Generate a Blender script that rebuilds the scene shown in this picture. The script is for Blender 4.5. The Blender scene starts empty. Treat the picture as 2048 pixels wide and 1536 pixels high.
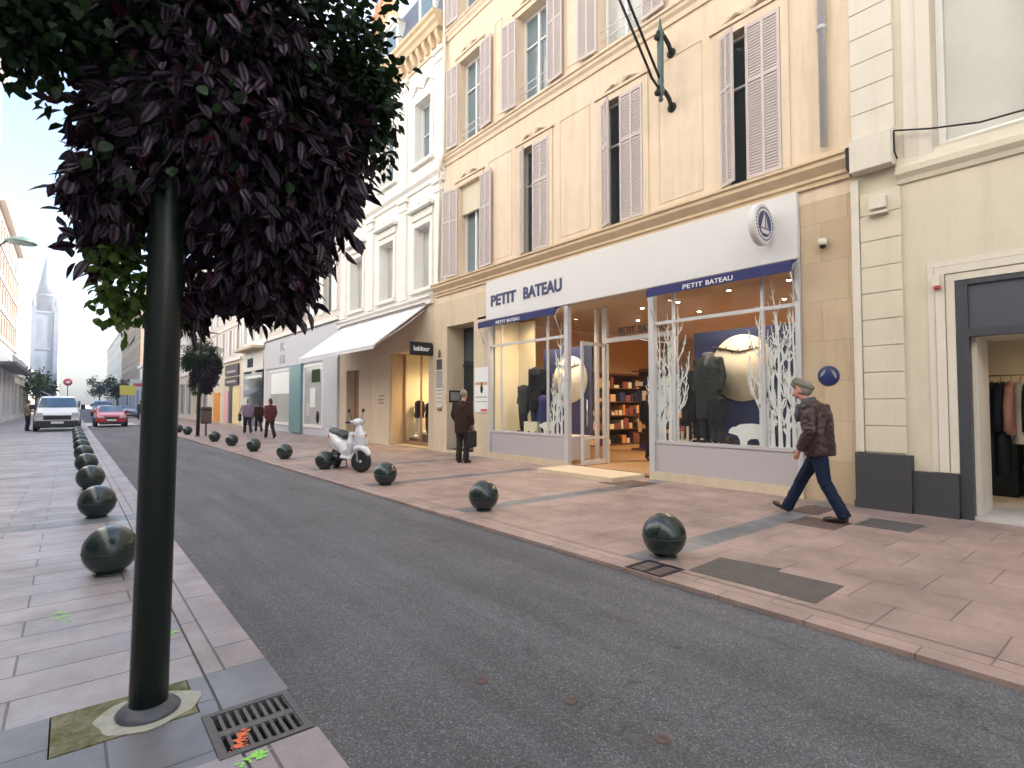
import bpy, bmesh, math, random
import numpy as np
from mathutils import Vector, Matrix, Quaternion
random.seed(7); RNG=np.random.default_rng(11)
scene=bpy.context.scene; COL=scene.collection
R_=math.radians
# ------------------------------------------------------------------ materials
def _new(name):
    m=bpy.data.materials.new(name); m.use_nodes=True
    nt=m.node_tree; b=nt.nodes['Principled BSDF']; return m,nt,b
def N(nt,t,**kw):
    n=nt.nodes.new(t)
    for k,v in kw.items(): setattr(n,k,v)
    return n
def rgba(c): return (c[0],c[1],c[2],1)
def mixc(nt,fac,a,b,mode='MIX'):
    n=N(nt,'ShaderNodeMix',data_type='RGBA',blend_type=mode)
    for s,v in ((0,fac),(6,a),(7,b)):
        if hasattr(v,'is_output'): nt.links.new(v,n.inputs[s])
        else: n.inputs[s].default_value=v if s==0 else rgba(v)
    return n.outputs[2]
def noise(nt,scale,detail=4,rough=.6,vec=None):
    n=N(nt,'ShaderNodeTexNoise'); n.inputs['Scale'].default_value=scale; n.inputs['Detail'].default_value=detail; n.inputs['Roughness'].default_value=rough
    if vec is not None: nt.links.new(vec,n.inputs['Vector'])
    return n.outputs['Fac']
def ramp(nt,fac,stops):
    n=N(nt,'ShaderNodeValToRGB'); e=n.color_ramp.elements
    while len(e)<len(stops): e.new(.5)
    for i,(p,c) in enumerate(stops): e[i].position=p; e[i].color=rgba(c) if hasattr(c,'__len__') else (c,c,c,1)
    nt.links.new(fac,n.inputs[0]); return n.outputs[0]
def pos(nt): return N(nt,'ShaderNodeNewGeometry').outputs['Position']
def mapv(nt,vec,scale=(1,1,1),loc=(0,0,0),rot=(0,0,0)):
    n=N(nt,'ShaderNodeMapping'); n.inputs['Scale'].default_value=scale; n.inputs['Location'].default_value=loc; n.inputs['Rotation'].default_value=rot
    nt.links.new(vec,n.inputs['Vector']); return n.outputs[0]
def bump(nt,b,h,strength=.3,dist=.01):
    n=N(nt,'ShaderNodeBump'); n.inputs['Strength'].default_value=strength; n.inputs['Distance'].default_value=dist
    nt.links.new(h,n.inputs['Height']); nt.links.new(n.outputs[0],b.inputs['Normal'])
def M(name,col,rough=.6,var=.12,scale=3.,metal=0,spec=.5,bmp=0,bscale=60,stain=0,coat=0):
    """plain painted / cast / woven surface: two scales of tone variation and a fine bump"""
    m,nt,b=_new(name); p=pos(nt)
    c=mixc(nt,noise(nt,scale,5,.65,p),[x*(1-var) for x in col],[min(1,x*(1+var)) for x in col])
    if stain:
        s=ramp(nt,noise(nt,1.1,6,.7,mapv(nt,p,(1.2,1.2,.25))),[(.45,0),(.75,stain)])
        c=mixc(nt,s,c,[x*.55 for x in col])
    nt.links.new(c,b.inputs['Base Color'])
    b.inputs['Roughness'].default_value=rough; b.inputs['Metallic'].default_value=metal; b.inputs['Specular IOR Level'].default_value=spec
    b.inputs['Coat Weight'].default_value=coat
    if bmp: bump(nt,b,noise(nt,bscale,3,.6,p),bmp)
    return m
def M_emit(name,col,st):
    m,nt,b=_new(name); b.inputs['Base Color'].default_value=rgba(col); b.inputs['Emission Color'].default_value=rgba(col); b.inputs['Emission Strength'].default_value=st; return m
def M_glass(name,tint=(1,1,1),rough=.02,ior=1.45):
    m,nt,b=_new(name); nt.nodes.remove(b); o=nt.nodes['Material Output']
    t=N(nt,'ShaderNodeBsdfTransparent'); t.inputs[0].default_value=rgba(tint)
    g=N(nt,'ShaderNodeBsdfGlossy'); g.inputs['Roughness'].default_value=rough
    lw=N(nt,'ShaderNodeLayerWeight'); lw.inputs[0].default_value=.5
    pw=N(nt,'ShaderNodeMath',operation='POWER'); nt.links.new(lw.outputs['Facing'],pw.inputs[0]); pw.inputs[1].default_value=5
    f=N(nt,'ShaderNodeMath',operation='MULTIPLY_ADD'); nt.links.new(pw.outputs[0],f.inputs[0]); f.inputs[1].default_value=.9; f.inputs[2].default_value=.06
    x=N(nt,'ShaderNodeMixShader'); nt.links.new(f.outputs[0],x.inputs[0]); nt.links.new(t.outputs[0],x.inputs[1]); nt.links.new(g.outputs[0],x.inputs[2]); nt.links.new(x.outputs[0],o.inputs[0]); return m
def M_plaster(name,col,stain=.35,joint=None,tint=None):
    """limewashed wall; joint=(block w, block h, depth) adds ashlar joints"""
    m,nt,b=_new(name); p=pos(nt)
    c=mixc(nt,noise(nt,2.2,6,.65,p),[x*.9 for x in col],[min(1,x*1.07) for x in col])
    if tint: c=mixc(nt,ramp(nt,noise(nt,.55,4,.6,p),[(.42,0),(.62,.8)]),c,tint)
    s=ramp(nt,noise(nt,1.6,7,.72,mapv(nt,p,(2.2,2.2,.22))),[(.48,0),(.8,stain)])
    c=mixc(nt,s,c,[col[0]*.58,col[1]*.53,col[2]*.48])
    h=noise(nt,45,4,.6,p)
    if joint:
        sp=N(nt,'ShaderNodeSeparateXYZ'); nt.links.new(p,sp.inputs[0]); cb=N(nt,'ShaderNodeCombineXYZ')
        ad=N(nt,'ShaderNodeMath',operation='ADD'); nt.links.new(sp.outputs[0],ad.inputs[0]); nt.links.new(sp.outputs[1],ad.inputs[1])
        nt.links.new(ad.outputs[0],cb.inputs[0]); nt.links.new(sp.outputs[2],cb.inputs[1])
        k=N(nt,'ShaderNodeTexBrick'); k.inputs['Scale'].default_value=1; k.inputs['Brick Width'].default_value=joint[0]; k.inputs['Row Height'].default_value=joint[1]
        k.inputs['Mortar Size'].default_value=.006; k.inputs['Mortar Smooth'].default_value=.4; k.inputs['Color1'].default_value=(1,1,1,1); k.inputs['Color2'].default_value=(.86,.84,.8,1); k.inputs['Mortar'].default_value=(1-joint[2],)*3+(1,)
        nt.links.new(cb.outputs[0],k.inputs['Vector']); c=mixc(nt,1.,c,k.outputs['Color'],'MULTIPLY')
    nt.links.new(c,b.inputs['Base Color']); b.inputs['Roughness'].default_value=.85; b.inputs['Specular IOR Level'].default_value=.25
    bump(nt,b,h,.25,.01); return m
def M_paving(name,c1,c2,w,h,rot=0,mortar=.006,off=.5,loc=(0,0,0),rough=.5,mort=.30):
    m,nt,b=_new(name); p=pos(nt)
    k=N(nt,'ShaderNodeTexBrick',offset=off); nt.links.new(mapv(nt,p,rot=(0,0,rot),loc=loc),k.inputs['Vector'])
    k.inputs['Scale'].default_value=1; k.inputs['Brick Width'].default_value=w; k.inputs['Row Height'].default_value=h; k.inputs['Mortar Size'].default_value=mortar
    k.inputs['Mortar Smooth'].default_value=.3; k.inputs['Bias'].default_value=0
    k.inputs['Color1'].default_value=rgba(c1); k.inputs['Color2'].default_value=rgba(c2); k.inputs['Mortar'].default_value=rgba([x*mort for x in c1])
    c=k.outputs['Color']
    g=ramp(nt,noise(nt,190,2,.7,p),[(.3,.74),(.7,1.2)]); c=mixc(nt,1.,c,g,'MULTIPLY')
    d=ramp(nt,noise(nt,.9,7,.7,p),[(.33,.60),(.62,1.08)]); c=mixc(nt,1.,c,d,'MULTIPLY')
    q=ramp(nt,noise(nt,7,4,.8,p),[(.28,.62),(.40,1)]); c=mixc(nt,.55,c,mixc(nt,1.,c,q,'MULTIPLY'))
    nt.links.new(c,b.inputs['Base Color'])
    nt.links.new(ramp(nt,noise(nt,2.5,5,.6,p),[(.3,rough-.1),(.7,rough+.15)]),b.inputs['Roughness'])
    inv=N(nt,'ShaderNodeMath',operation='SUBTRACT'); inv.inputs[0].default_value=1; nt.links.new(k.outputs['Fac'],inv.inputs[1])
    bump(nt,b,inv.outputs[0],.5,.006); return m
def M_asphalt(name):
    m,nt,b=_new(name); p=pos(nt)
    v=N(nt,'ShaderNodeTexVoronoi'); v.inputs['Scale'].default_value=140; nt.links.new(p,v.inputs['Vector'])
    w=N(nt,'ShaderNodeTexWhiteNoise'); nt.links.new(v.outputs['Position'],w.inputs[0])
    a=ramp(nt,w.outputs['Value'],[(0,(.078,.078,.084)),(.6,(.122,.121,.128)),(.92,(.175,.174,.18)),(1,(.28,.275,.27))])
    s=ramp(nt,noise(nt,.7,6,.65,p),[(.35,.88),(.65,1.1)]); c=mixc(nt,1.,a,s,'MULTIPLY')
    t=ramp(nt,noise(nt,1.4,5,.7,mapv(nt,p,(1.6,.12,1))),[(.38,.80),(.64,1.14)]); c=mixc(nt,1.,c,t,'MULTIPLY')
    # oil spots and worn seams with shapes of their own
    v2=N(nt,'ShaderNodeTexVoronoi'); v2.inputs['Scale'].default_value=1.5; nt.links.new(p,v2.inputs['Vector'])
    o=ramp(nt,v2.outputs['Distance'],[(.02,.55),(.06,1)]); c=mixc(nt,1.,c,o,'MULTIPLY')
    ve=N(nt,'ShaderNodeTexVoronoi',feature='DISTANCE_TO_EDGE'); ve.inputs['Scale'].default_value=.8
    wv=N(nt,'ShaderNodeVectorMath',operation='ADD'); nz=N(nt,'ShaderNodeTexNoise'); nz.inputs['Scale'].default_value=3; nz.inputs['Detail'].default_value=6; nt.links.new(p,nz.inputs['Vector']); nt.links.new(p,wv.inputs[0]); nt.links.new(nz.outputs['Color'],wv.inputs[1]); nt.links.new(wv.outputs[0],ve.inputs['Vector'])
    ck=ramp(nt,ve.outputs['Distance'],[(.0,.45),(.010,1)]); ms=ramp(nt,noise(nt,.45,3,.5,p),[(.52,0),(.58,.8)]); c=mixc(nt,ms,c,mixc(nt,1.,c,ck,'MULTIPLY'))
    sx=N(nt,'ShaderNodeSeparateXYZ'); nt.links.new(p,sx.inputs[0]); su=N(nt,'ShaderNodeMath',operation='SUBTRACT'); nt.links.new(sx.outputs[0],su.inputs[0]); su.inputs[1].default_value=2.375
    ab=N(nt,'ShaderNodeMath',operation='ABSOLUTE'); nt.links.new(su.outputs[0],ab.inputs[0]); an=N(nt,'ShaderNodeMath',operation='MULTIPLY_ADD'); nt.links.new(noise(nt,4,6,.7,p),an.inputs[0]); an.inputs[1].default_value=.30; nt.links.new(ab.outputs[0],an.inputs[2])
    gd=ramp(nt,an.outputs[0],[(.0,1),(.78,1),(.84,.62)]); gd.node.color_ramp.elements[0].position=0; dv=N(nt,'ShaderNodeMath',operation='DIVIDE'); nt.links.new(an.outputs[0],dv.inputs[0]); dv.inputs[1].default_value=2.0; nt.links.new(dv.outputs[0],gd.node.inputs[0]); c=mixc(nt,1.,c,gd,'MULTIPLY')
    bl=ramp(nt,noise(nt,1.9,5,.75,mapv(nt,p,(1,.45,1),(3,1,0))),[(.60,1),(.72,.72)]); c=mixc(nt,1.,c,bl,'MULTIPLY')
    nt.links.new(c,b.inputs['Base Color']); b.inputs['Roughness'].default_value=.72; b.inputs['Specular IOR Level'].default_value=.35
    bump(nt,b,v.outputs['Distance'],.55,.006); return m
def M_leaf(name,c1,c2,stripe=None,trans=.35,rough=.55):
    m,nt,b=_new(name); p=pos(nt)
    info=N(nt,'ShaderNodeAttribute',attribute_name='tone')
    c=mixc(nt,info.outputs['Fac'],c1,c2)
    if stripe:
        uv=N(nt,'ShaderNodeUVMap'); sp=N(nt,'ShaderNodeSeparateXYZ'); nt.links.new(uv.outputs[0],sp.inputs[0])
        s=N(nt,'ShaderNodeMath',operation='SUBTRACT'); nt.links.new(sp.outputs[0],s.inputs[0]); s.inputs[1].default_value=.5
        a=N(nt,'ShaderNodeMath',operation='ABSOLUTE'); nt.links.new(s.outputs[0],a.inputs[0])
        st=ramp(nt,a.outputs[0],[(.10,0),(.17,1),(.29,1),(.36,0)])
        k=N(nt,'ShaderNodeMath',operation='MULTIPLY'); nt.links.new(st,k.inputs[0])
        g=ramp(nt,info.outputs['Fac'],[(.25,0),(.8,.75)]); nt.links.new(g,k.inputs[1])
        c=mixc(nt,k.outputs[0],c,stripe)
    nt.links.new(c,b.inputs['Base Color']); b.inputs['Roughness'].default_value=rough; b.inputs['Specular IOR Level'].default_value=.28
    t=N(nt,'ShaderNodeBsdfTranslucent'); nt.links.new(mixc(nt,1.,c,(1.0,1.0,.6),'MULTIPLY'),t.inputs[0])
    x=N(nt,'ShaderNodeMixShader'); x.inputs[0].default_value=trans; o=nt.nodes['Material Output']
    nt.links.new(b.outputs[0],x.inputs[1]); nt.links.new(t.outputs[0],x.inputs[2]); nt.links.new(x.outputs[0],o.inputs[0]); return m
def M_brick(name,c1,c2,mortar):
    m,nt,b=_new(name); p=pos(nt); sp=N(nt,'ShaderNodeSeparateXYZ'); nt.links.new(p,sp.inputs[0]); cb=N(nt,'ShaderNodeCombineXYZ')
    ad=N(nt,'ShaderNodeMath',operation='ADD'); nt.links.new(sp.outputs[0],ad.inputs[0]); nt.links.new(sp.outputs[1],ad.inputs[1]); nt.links.new(ad.outputs[0],cb.inputs[0]); nt.links.new(sp.outputs[2],cb.inputs[1])
    k=N(nt,'ShaderNodeTexBrick'); nt.links.new(cb.outputs[0],k.inputs['Vector']); k.inputs['Scale'].default_value=1; k.inputs['Brick Width'].default_value=.22; k.inputs['Row Height'].default_value=.075; k.inputs['Mortar Size'].default_value=.008
    k.inputs['Color1'].default_value=rgba(c1); k.inputs['Color2'].default_value=rgba(c2); k.inputs['Mortar'].default_value=rgba(mortar)
    nt.links.new(mixc(nt,1.,k.outputs['Color'],ramp(nt,noise(nt,.8,5,.6,p),[(.3,.75),(.7,1.15)]),'MULTIPLY'),b.inputs['Base Color']); b.inputs['Roughness'].default_value=.85; return m
def M_moss(name):
    m,nt,b=_new(name); p=pos(nt)
    f=ramp(nt,noise(nt,6,6,.7,p),[(.38,0),(.6,1)])
    c=mixc(nt,f,(.26,.24,.16),(.10,.115,.035)); c=mixc(nt,1.,c,ramp(nt,noise(nt,60,3,.7,p),[(.3,.7),(.7,1.2)]),'MULTIPLY')
    nt.links.new(c,b.inputs['Base Color']); b.inputs['Roughness'].default_value=.9; bump(nt,b,noise(nt,80,4,.7,p),.5,.01); return m
m_={}
def mats():
    m=m_
    m['asphalt']=M_asphalt('asphalt')
    m['pave_l']=M_paving('pink_paving',(.385,.345,.355),(.325,.295,.31),.92,.315,0,.007,.37,(.2,.13,0),.42)
    m['pave_r']=M_paving('rose_paving',(.42,.305,.268),(.37,.268,.235),.62,.60,R_(90),.006,.5,(.1,.2,0),.5,.5)
    m['band']=M_paving('grey_stone_band',(.20,.205,.225),(.165,.17,.19),.9,.45,0,.006,.5,(.3,.1,0),.4)
    m['kerb']=M_paving('pink_kerb',(.37,.315,.315),(.325,.28,.28),1.05,.5,R_(90),.008,.5,(0,.31,0),.45)
    m['kerb_grey']=M_paving('grey_kerb',(.21,.215,.235),(.19,.195,.21),2,2,0,.0,.5,(0,0,0),.45)
    m['far_pale']=M('pale_grey_surface',(.55,.53,.5),.7,.2)
    m['peach']=M_plaster('peach_plaster',(.75,.61,.455),.5,None,(.78,.64,.49))
    m['peach_trim']=M_plaster('peach_trim',(.72,.59,.44),.42)
    m['ochre_trim']=M_plaster('ochre_moulding',(.68,.53,.35),.5)
    m['stone']=M_plaster('yellow_stone',(.60,.48,.335),.6,(.74,.60,.30),(.50,.38,.26))
    m['stone_l']=M_plaster('pale_stone',(.66,.55,.40),.45)
    m['cream']=M_plaster('cream_plaster',(.67,.605,.475),.32)
    m['cream_w']=M_plaster('whitened_plaster',(.71,.66,.56),.34)
    m['white_wall']=M_plaster('white_plaster',(.84,.81,.75),.25)
    m['beige']=M_plaster('beige_stone',(.60,.50,.38),.25)
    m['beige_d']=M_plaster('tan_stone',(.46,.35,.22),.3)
    m['brick']=M_brick('red_brick',(.34,.22,.17),(.28,.18,.14),(.42,.38,.34))
    m['tan_far']=M_plaster('tan_render',(.36,.28,.20),.5)
    m['opp_wall']=M_plaster('light_grey_render',(.64,.63,.61),.25)
    m['pale_far']=M_plaster('pale_render',(.72,.68,.60),.3)
    m['pink_far']=M_plaster('pinkish_render',(.70,.62,.56),.3)
    m['grey_shop']=M('pale_grey_panel',(.52,.53,.56),.5,.06)
    m['slate']=M('slate_roof',(.13,.15,.19),.6,.2,9)
    m['tile']=M('terracotta',(.5,.22,.1),.7,.2,9)
    m['zinc']=M('grey_zinc',(.50,.51,.53),.45,.12,5,.3)
    m['shutter']=M('greige_shutter_paint',(.56,.49,.465),.6,.08,4)
    m['white_frame']=M('white_window_paint',(.78,.77,.74),.45,.05)
    m['alu']=M('pale_grey_aluminium',(.56,.56,.57),.4,.06,3,.2)
    m['lilac']=M('grey_lilac_panel',(.47,.435,.45),.5,.05)
    m['white_sign']=M('white_sign_panel',(.69,.675,.655),.5,.04,2)
    m['navy']=M('navy_canvas',(.018,.022,.115),.7,.15,5)
    m['navy_l']=M('navy_letter',(.03,.035,.12),.5,.05)
    m['white_l']=M('white_letter',(.8,.8,.8),.5,.03)
    m['pane']=M('window_glass_dark',(.05,.065,.075),.06,.3,.7,0,.9)
    m['pane_b']=M('window_glass_blue',(.16,.22,.25),.06,.3,.7,0,.9)
    m['curtain']=M('curtained_glass',(.45,.46,.44),.12,.25,1.4,0,.8)
    m['frost']=M('frosted_window',(.47,.47,.42),.12,.18,.9,0,.6)
    m['void']=M('dark_interior',(.012,.013,.015),.9,.1)
    m['glass']=M_glass('shop_glass',(.96,.98,.97))
    m['green_metal']=M('bottle_green_paint',(.008,.015,.012),.36,.15,4,0,.5,.05,120)
    m['bollard']=M('bollard_green_paint',(.009,.023,.020),.24,.08,6,0,.55,.015,60,coat=.3)
    m['bracket']=M('aged_green_paint',(.07,.12,.105),.5,.25,9)
    m['iron']=M('dark_iron',(.02,.02,.02),.6,.3,20,.3)
    m['cast']=M('cast_iron_grey',(.12,.115,.115),.65,.25,25,.2)
    m['rust']=M('rusty_iron',(.13,.085,.07),.8,.3,22)
    m['black']=M('black_plastic',(.012,.012,.013),.45,.1)
    m['rubber']=M('tyre_rubber',(.016,.016,.016),.75,.2,20)
    m['dgrey']=M('charcoal_panel',(.05,.054,.062),.45,.08,3)
    m['dgrey2']=M('slate_grey_panel',(.075,.08,.10),.4,.06,3)
    m['plinth']=M('charcoal_plinth_paint',(.052,.052,.06),.6,.15,4)
    m['awn_w']=M('white_canvas',(.72,.71,.74),.8,.05,3)
    m['moss']=M_moss('mossy_concrete'); m['mortar']=M('white_mortar',(.40,.40,.34),.9,.45,14)
    m['skin']=M('skin',(.50,.27,.18),.5,.1,30); m['skin_r']=M('ruddy_skin',(.48,.22,.16),.5,.12,30)
    m['leather']=M('brown_leather',(.038,.016,.018),.38,.35,13,0,.5,.5,14)
    m['denim']=M('blue_denim',(.010,.017,.042),.85,.3,14,0,.2,.5,26)
    m['scarf']=M('grey_wool',(.09,.09,.11),.9,.2,30); m['tweed']=M('olive_tweed',(.17,.155,.115),.9,.25,60)
    m['shoe']=M('dark_shoe',(.025,.014,.012),.4,.2)
    m['brown_coat']=M('brown_coat',(.035,.018,.013),.8,.2,12,0,.2,.4,18); m['dark_cloth']=M('dark_cloth',(.012,.010,.010),.85,.2,12)
    m['red_coat']=M('red_coat',(.10,.016,.018),.75,.25,9); m['mauve']=M('mauve_top',(.26,.17,.25),.8,.15,9)
    m['hair']=M('brown_hair',(.05,.025,.015),.6,.2,40); m['hair_g']=M('grey_hair',(.25,.22,.2),.7,.2,40)
    m['tan_cloth']=M('tan_jacket',(.28,.2,.13),.8,.2,9)
    m['scoot']=M('white_scooter_paint',(.72,.72,.76),.22,.04,3,0,.5,coat=.4); m['seat']=M('black_vinyl',(.03,.04,.04),.5,.1)
    m['chrome']=M('bright_metal',(.6,.6,.6),.25,.1,9,.9); m['amber']=M('amber_lens',(.6,.25,.05),.2,.1)
    m['car_w']=M('white_car_paint',(.68,.69,.70),.25,.04,2,0,.5,coat=.5); m['car_r']=M('red_car_paint',(.42,.015,.025),.22,.06,2,0,.5,coat=.5)
    m['car_b']=M('blue_car_paint',(.13,.22,.36),.25,.06,2,0,.5,coat=.5); m['windscreen']=M('windscreen',(.035,.085,.15),.05,.3,1.2,0,.9)
    m['head']=M('headlamp_lens',(.5,.52,.55),.1,.1); m['plate']=M('number_plate',(.7,.7,.66),.5,.05)
    m['shop_wall']=M('amber_shop_wall',(.60,.41,.22),.8,.08); m['shop_floor']=M('oak_floor',(.40,.25,.14),.4,.25,5); m['shelf_wood']=M('dark_shelf',(.09,.04,.022),.6,.2)
    m['ceil']=M('shop_ceiling',(.52,.42,.33),.8,.08); m['moon']=M('cream_moon_board',(.82,.71,.55),.7,.1,2.4)
    m['paper']=M('white_paper_cutout',(.72,.73,.71),.7,.04); m['navyboard']=M('navy_backdrop',(.014,.022,.085),.8,.2,3)
    m['warmwhite']=M('warm_cream_wall',(.64,.59,.46),.8,.06)
    m['cloth_b']=M('black_garment',(.012,.013,.016),.85,.3,10,0,.2,.5,20); m['cloth_g']=M('grey_green_garment',(.014,.018,.016),.85,.3,10)
    m['cloth_p']=M('rust_pink_garment',(.42,.20,.15),.8,.3,14); m['cloth_c']=M('apricot_garment',(.6,.36,.22),.8,.2,14); m['cloth_w']=M('cream_garment',(.6,.55,.45),.8,.2,14)
    m['kid_r']=M('red_garment',(.19,.05,.045),.8,.2); m['kid_o']=M('orange_garment',(.55,.22,.06),.8,.2)
    m['lamp']=M_emit('spot_lamp_glow',(1,.82,.55),30); m['teal']=M('teal_column',(.15,.27,.29),.35,.2,3); m['poster']=M('white_poster',(.80,.81,.80),.6,.03)
    m['tan_door']=M('brown_door',(.33,.18,.11),.6,.15); m['dark_door']=M('dark_green_door',(.016,.026,.026),.45,.3,5)
    m['orange']=M('orange_panel',(.72,.28,.02),.6,.1); m['pinkp']=M('pink_panel',(.72,.38,.40),.6,.1); m['yellowp']=M('yellow_panel',(.75,.62,.32),.6,.1); m['sign_d']=M('dark_brown_sign',(.045,.03,.03),.5,.2,6)
    m['yellow']=M('yellow_sign',(.8,.66,.10),.5,.05); m['red']=M('red_sign',(.62,.07,.07),.5,.1); m['blue']=M('plaque_blue',(.02,.032,.12),.35,.1)
    m['lime']=M('fluorescent_green_paint',(.30,.75,.12),.7,.3,40); m['orange_p']=M('fluorescent_orange_paint',(.75,.16,.06),.7,.3,40)
    m['patch']=M('tarmac_patch',(.12,.105,.095),.85,.3,7,0,.3,.5,90)
    m['purple']=M_leaf('purple_striped_leaf',(.006,.0015,.005),(.034,.008,.029),(.15,.14,.17),.15)
    m['purple2']=M_leaf('wine_red_leaf',(.02,.002,.005),(.06,.005,.013),None,.3)
    m['leaf']=M_leaf('dark_green_leaf',(.006,.018,.008),(.022,.050,.014),None,.25)
    m['leaf_y']=M_leaf('light_green_leaf',(.035,.075,.014),(.13,.20,.045),None,.45)
    m['bark']=M('bark',(.07,.05,.035),.9,.3,12); m['tower']=M_plaster('church_stone',(.20,.23,.29),.5,(1.2,.6,.3))
    m['stone_g']=M('grey_plate',(.27,.27,.275),.5,.1,12)
mats()
# ------------------------------------------------------------------ mesh tools
WL={}
class MB:
    def __init__(s): s.v=[]; s.f=[]; s.m=[]; s.s=[]
    def add(s,vs,fs,mat=0,smooth=False):
        o=len(s.v); s.v+= [tuple(v) for v in vs]
        for f in fs: s.f.append([i+o for i in f]); s.m.append(mat); s.s.append(smooth)
    def quad(s,a,b,c,d,mat=0): s.add([a,b,c,d],[(0,1,2,3)],mat)
    def box(s,x0,x1,y0,y1,z0,z1,mat=0):
        x0,x1=min(x0,x1),max(x0,x1); y0,y1=min(y0,y1),max(y0,y1); z0,z1=min(z0,z1),max(z0,z1)
        s.add([(x0,y0,z0),(x1,y0,z0),(x1,y1,z0),(x0,y1,z0),(x0,y0,z1),(x1,y0,z1),(x1,y1,z1),(x0,y1,z1)],
              [(0,3,2,1),(4,5,6,7),(0,1,5,4),(1,2,6,5),(2,3,7,6),(3,0,4,7)],mat)
    def obox(s,o,ea,eb,ec,a0,a1,b0,b1,c0,c1,mat=0):
        o,ea,eb,ec=Vector(o),Vector(ea),Vector(eb),Vector(ec)
        P=[o+ea*a+eb*b+ec*c for c in (c0,c1) for (a,b) in ((a0,b0),(a1,b0),(a1,b1),(a0,b1))]
        s.add(P,[(0,3,2,1),(4,5,6,7),(0,1,5,4),(1,2,6,5),(2,3,7,6),(3,0,4,7)],mat)
    def tube(s,pts,r,n=10,mat=0,caps=True,flat=1.0):
        pts=[Vector(p) for p in pts]; k=len(pts); rs=r if hasattr(r,'__len__') else [r]*k
        t0=(pts[1]-pts[0]).normalized(); up=Vector((0,0,1)) if abs(t0.z)<.9 else Vector((1,0,0)); u=t0.cross(up).normalized(); vs=[]; fs=[]
        for i,p in enumerate(pts):
            t=(pts[min(i+1,k-1)]-pts[max(i-1,0)]).normalized(); u=(u-t*u.dot(t)).normalized(); w=t.cross(u)
            for j in range(n):
                a=2*math.pi*j/n; vs.append(p+(u*math.cos(a)+w*math.sin(a)*flat)*rs[i])
        for i in range(k-1):
            for j in range(n): fs.append((i*n+j,i*n+(j+1)%n,(i+1)*n+(j+1)%n,(i+1)*n+j))
        if caps: fs.append(tuple(range(n-1,-1,-1))); fs.append(tuple(range((k-1)*n,k*n)))
        s.add(vs,fs,mat,True)
    def lathe(s,prof,c=(0,0,0),n=24,mat=0,axis='Z'):
        vs=[];fs=[];k=len(prof)
        for r,z in prof:
            for j in range(n):
                a=2*math.pi*j/n; p=(r*math.cos(a),r*math.sin(a),z)
                if axis=='X': p=(p[2],p[0],p[1])
                elif axis=='Y': p=(p[1],p[2],p[0])
                vs.append((p[0]+c[0],p[1]+c[1],p[2]+c[2]))
        for i in range(k-1):
            for j in range(n): fs.append((i*n+j,i*n+(j+1)%n,(i+1)*n+(j+1)%n,(i+1)*n+j))
        fs.append(tuple(range(n-1,-1,-1))); fs.append(tuple(range((k-1)*n,k*n)))
        s.add(vs,fs,mat,True)
    def ball(s,c,r,n=14,mat=0,M3=None):
        rx,ry,rz=r if hasattr(r,'__len__') else (r,r,r); vs=[];fs=[]; k=n//2
        for i in range(k+1):
            th=math.pi*i/k
            for j in range(n):
                a=2*math.pi*j/n; p=Vector((rx*math.sin(th)*math.cos(a),ry*math.sin(th)*math.sin(a),rz*math.cos(th)))
                if M3: p=M3@p
                vs.append(p+Vector(c))
        for i in range(k):
            for j in range(n): fs.append((i*n+j,(i+1)*n+j,(i+1)*n+(j+1)%n,i*n+(j+1)%n))
        s.add(vs,fs,mat,True)
    def prism(s,poly,f,d0,d1,mat=0,caps=True):
        """poly: list of 2D pts; f(u,v,d)->3D"""
        n=len(poly); vs=[f(u,v,d0) for u,v in poly]+[f(u,v,d1) for u,v in poly]
        fs=[(i,(i+1)%n,(i+1)%n+n,i+n) for i in range(n)]
        if caps: fs+=[tuple(range(n)),tuple(range(2*n-1,n-1,-1))]
        s.add(vs,fs,mat)
    def build(s,name,mats,parent=None,local=False,norm=True,bev=0):
        if not isinstance(mats,(list,tuple)): mats=[mats]
        off=Vector((0,0,0))
        if parent is not None and not local: off=WL.get(parent.name,Vector((0,0,0)))
        me=bpy.data.meshes.new(name); me.from_pydata([tuple(Vector(v)-off) for v in s.v],[],s.f)
        for x in mats: me.materials.append(m_[x] if isinstance(x,str) else x)
        me.polygons.foreach_set('material_index',s.m); me.polygons.foreach_set('use_smooth',s.s)
        if norm:
            bm=bmesh.new(); bm.from_mesh(me); bmesh.ops.remove_doubles(bm,verts=bm.verts,dist=1e-5); bmesh.ops.recalc_face_normals(bm,faces=bm.faces); bm.to_mesh(me); bm.free()
        me.update()
        o=bpy.data.objects.new(name,me); COL.objects.link(o)
        if bev:
            b=o.modifiers.new('b','BEVEL'); b.width=bev; b.segments=2; b.limit_method='ANGLE'
        if parent is not None: o.parent=parent; WL[o.name]=off if not local else WL.get(parent.name,Vector((0,0,0)))
        else: WL[o.name]=Vector((0,0,0))
        return o
def tag(o,label=None,cat=None,group=None,kind=None):
    if label: o['label']=label
    if cat: o['category']=cat
    if group: o['group']=group
    if kind: o['kind']=kind
    return o
def thing(name,label,cat,loc=(0,0,0),rz=0,group=None):
    o=bpy.data.objects.new(name,None); COL.objects.link(o); o.location=loc; o.rotation_euler=(0,0,rz); o.empty_display_size=.2
    WL[o.name]=Vector(loc); return tag(o,label,cat,group)
def copy_tree(o,parent=None):
    c=o.copy(); COL.objects.link(c)
    if parent is not None: c.parent=parent
    for ch in list(o.children): copy_tree(ch,c)
    return c
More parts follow.
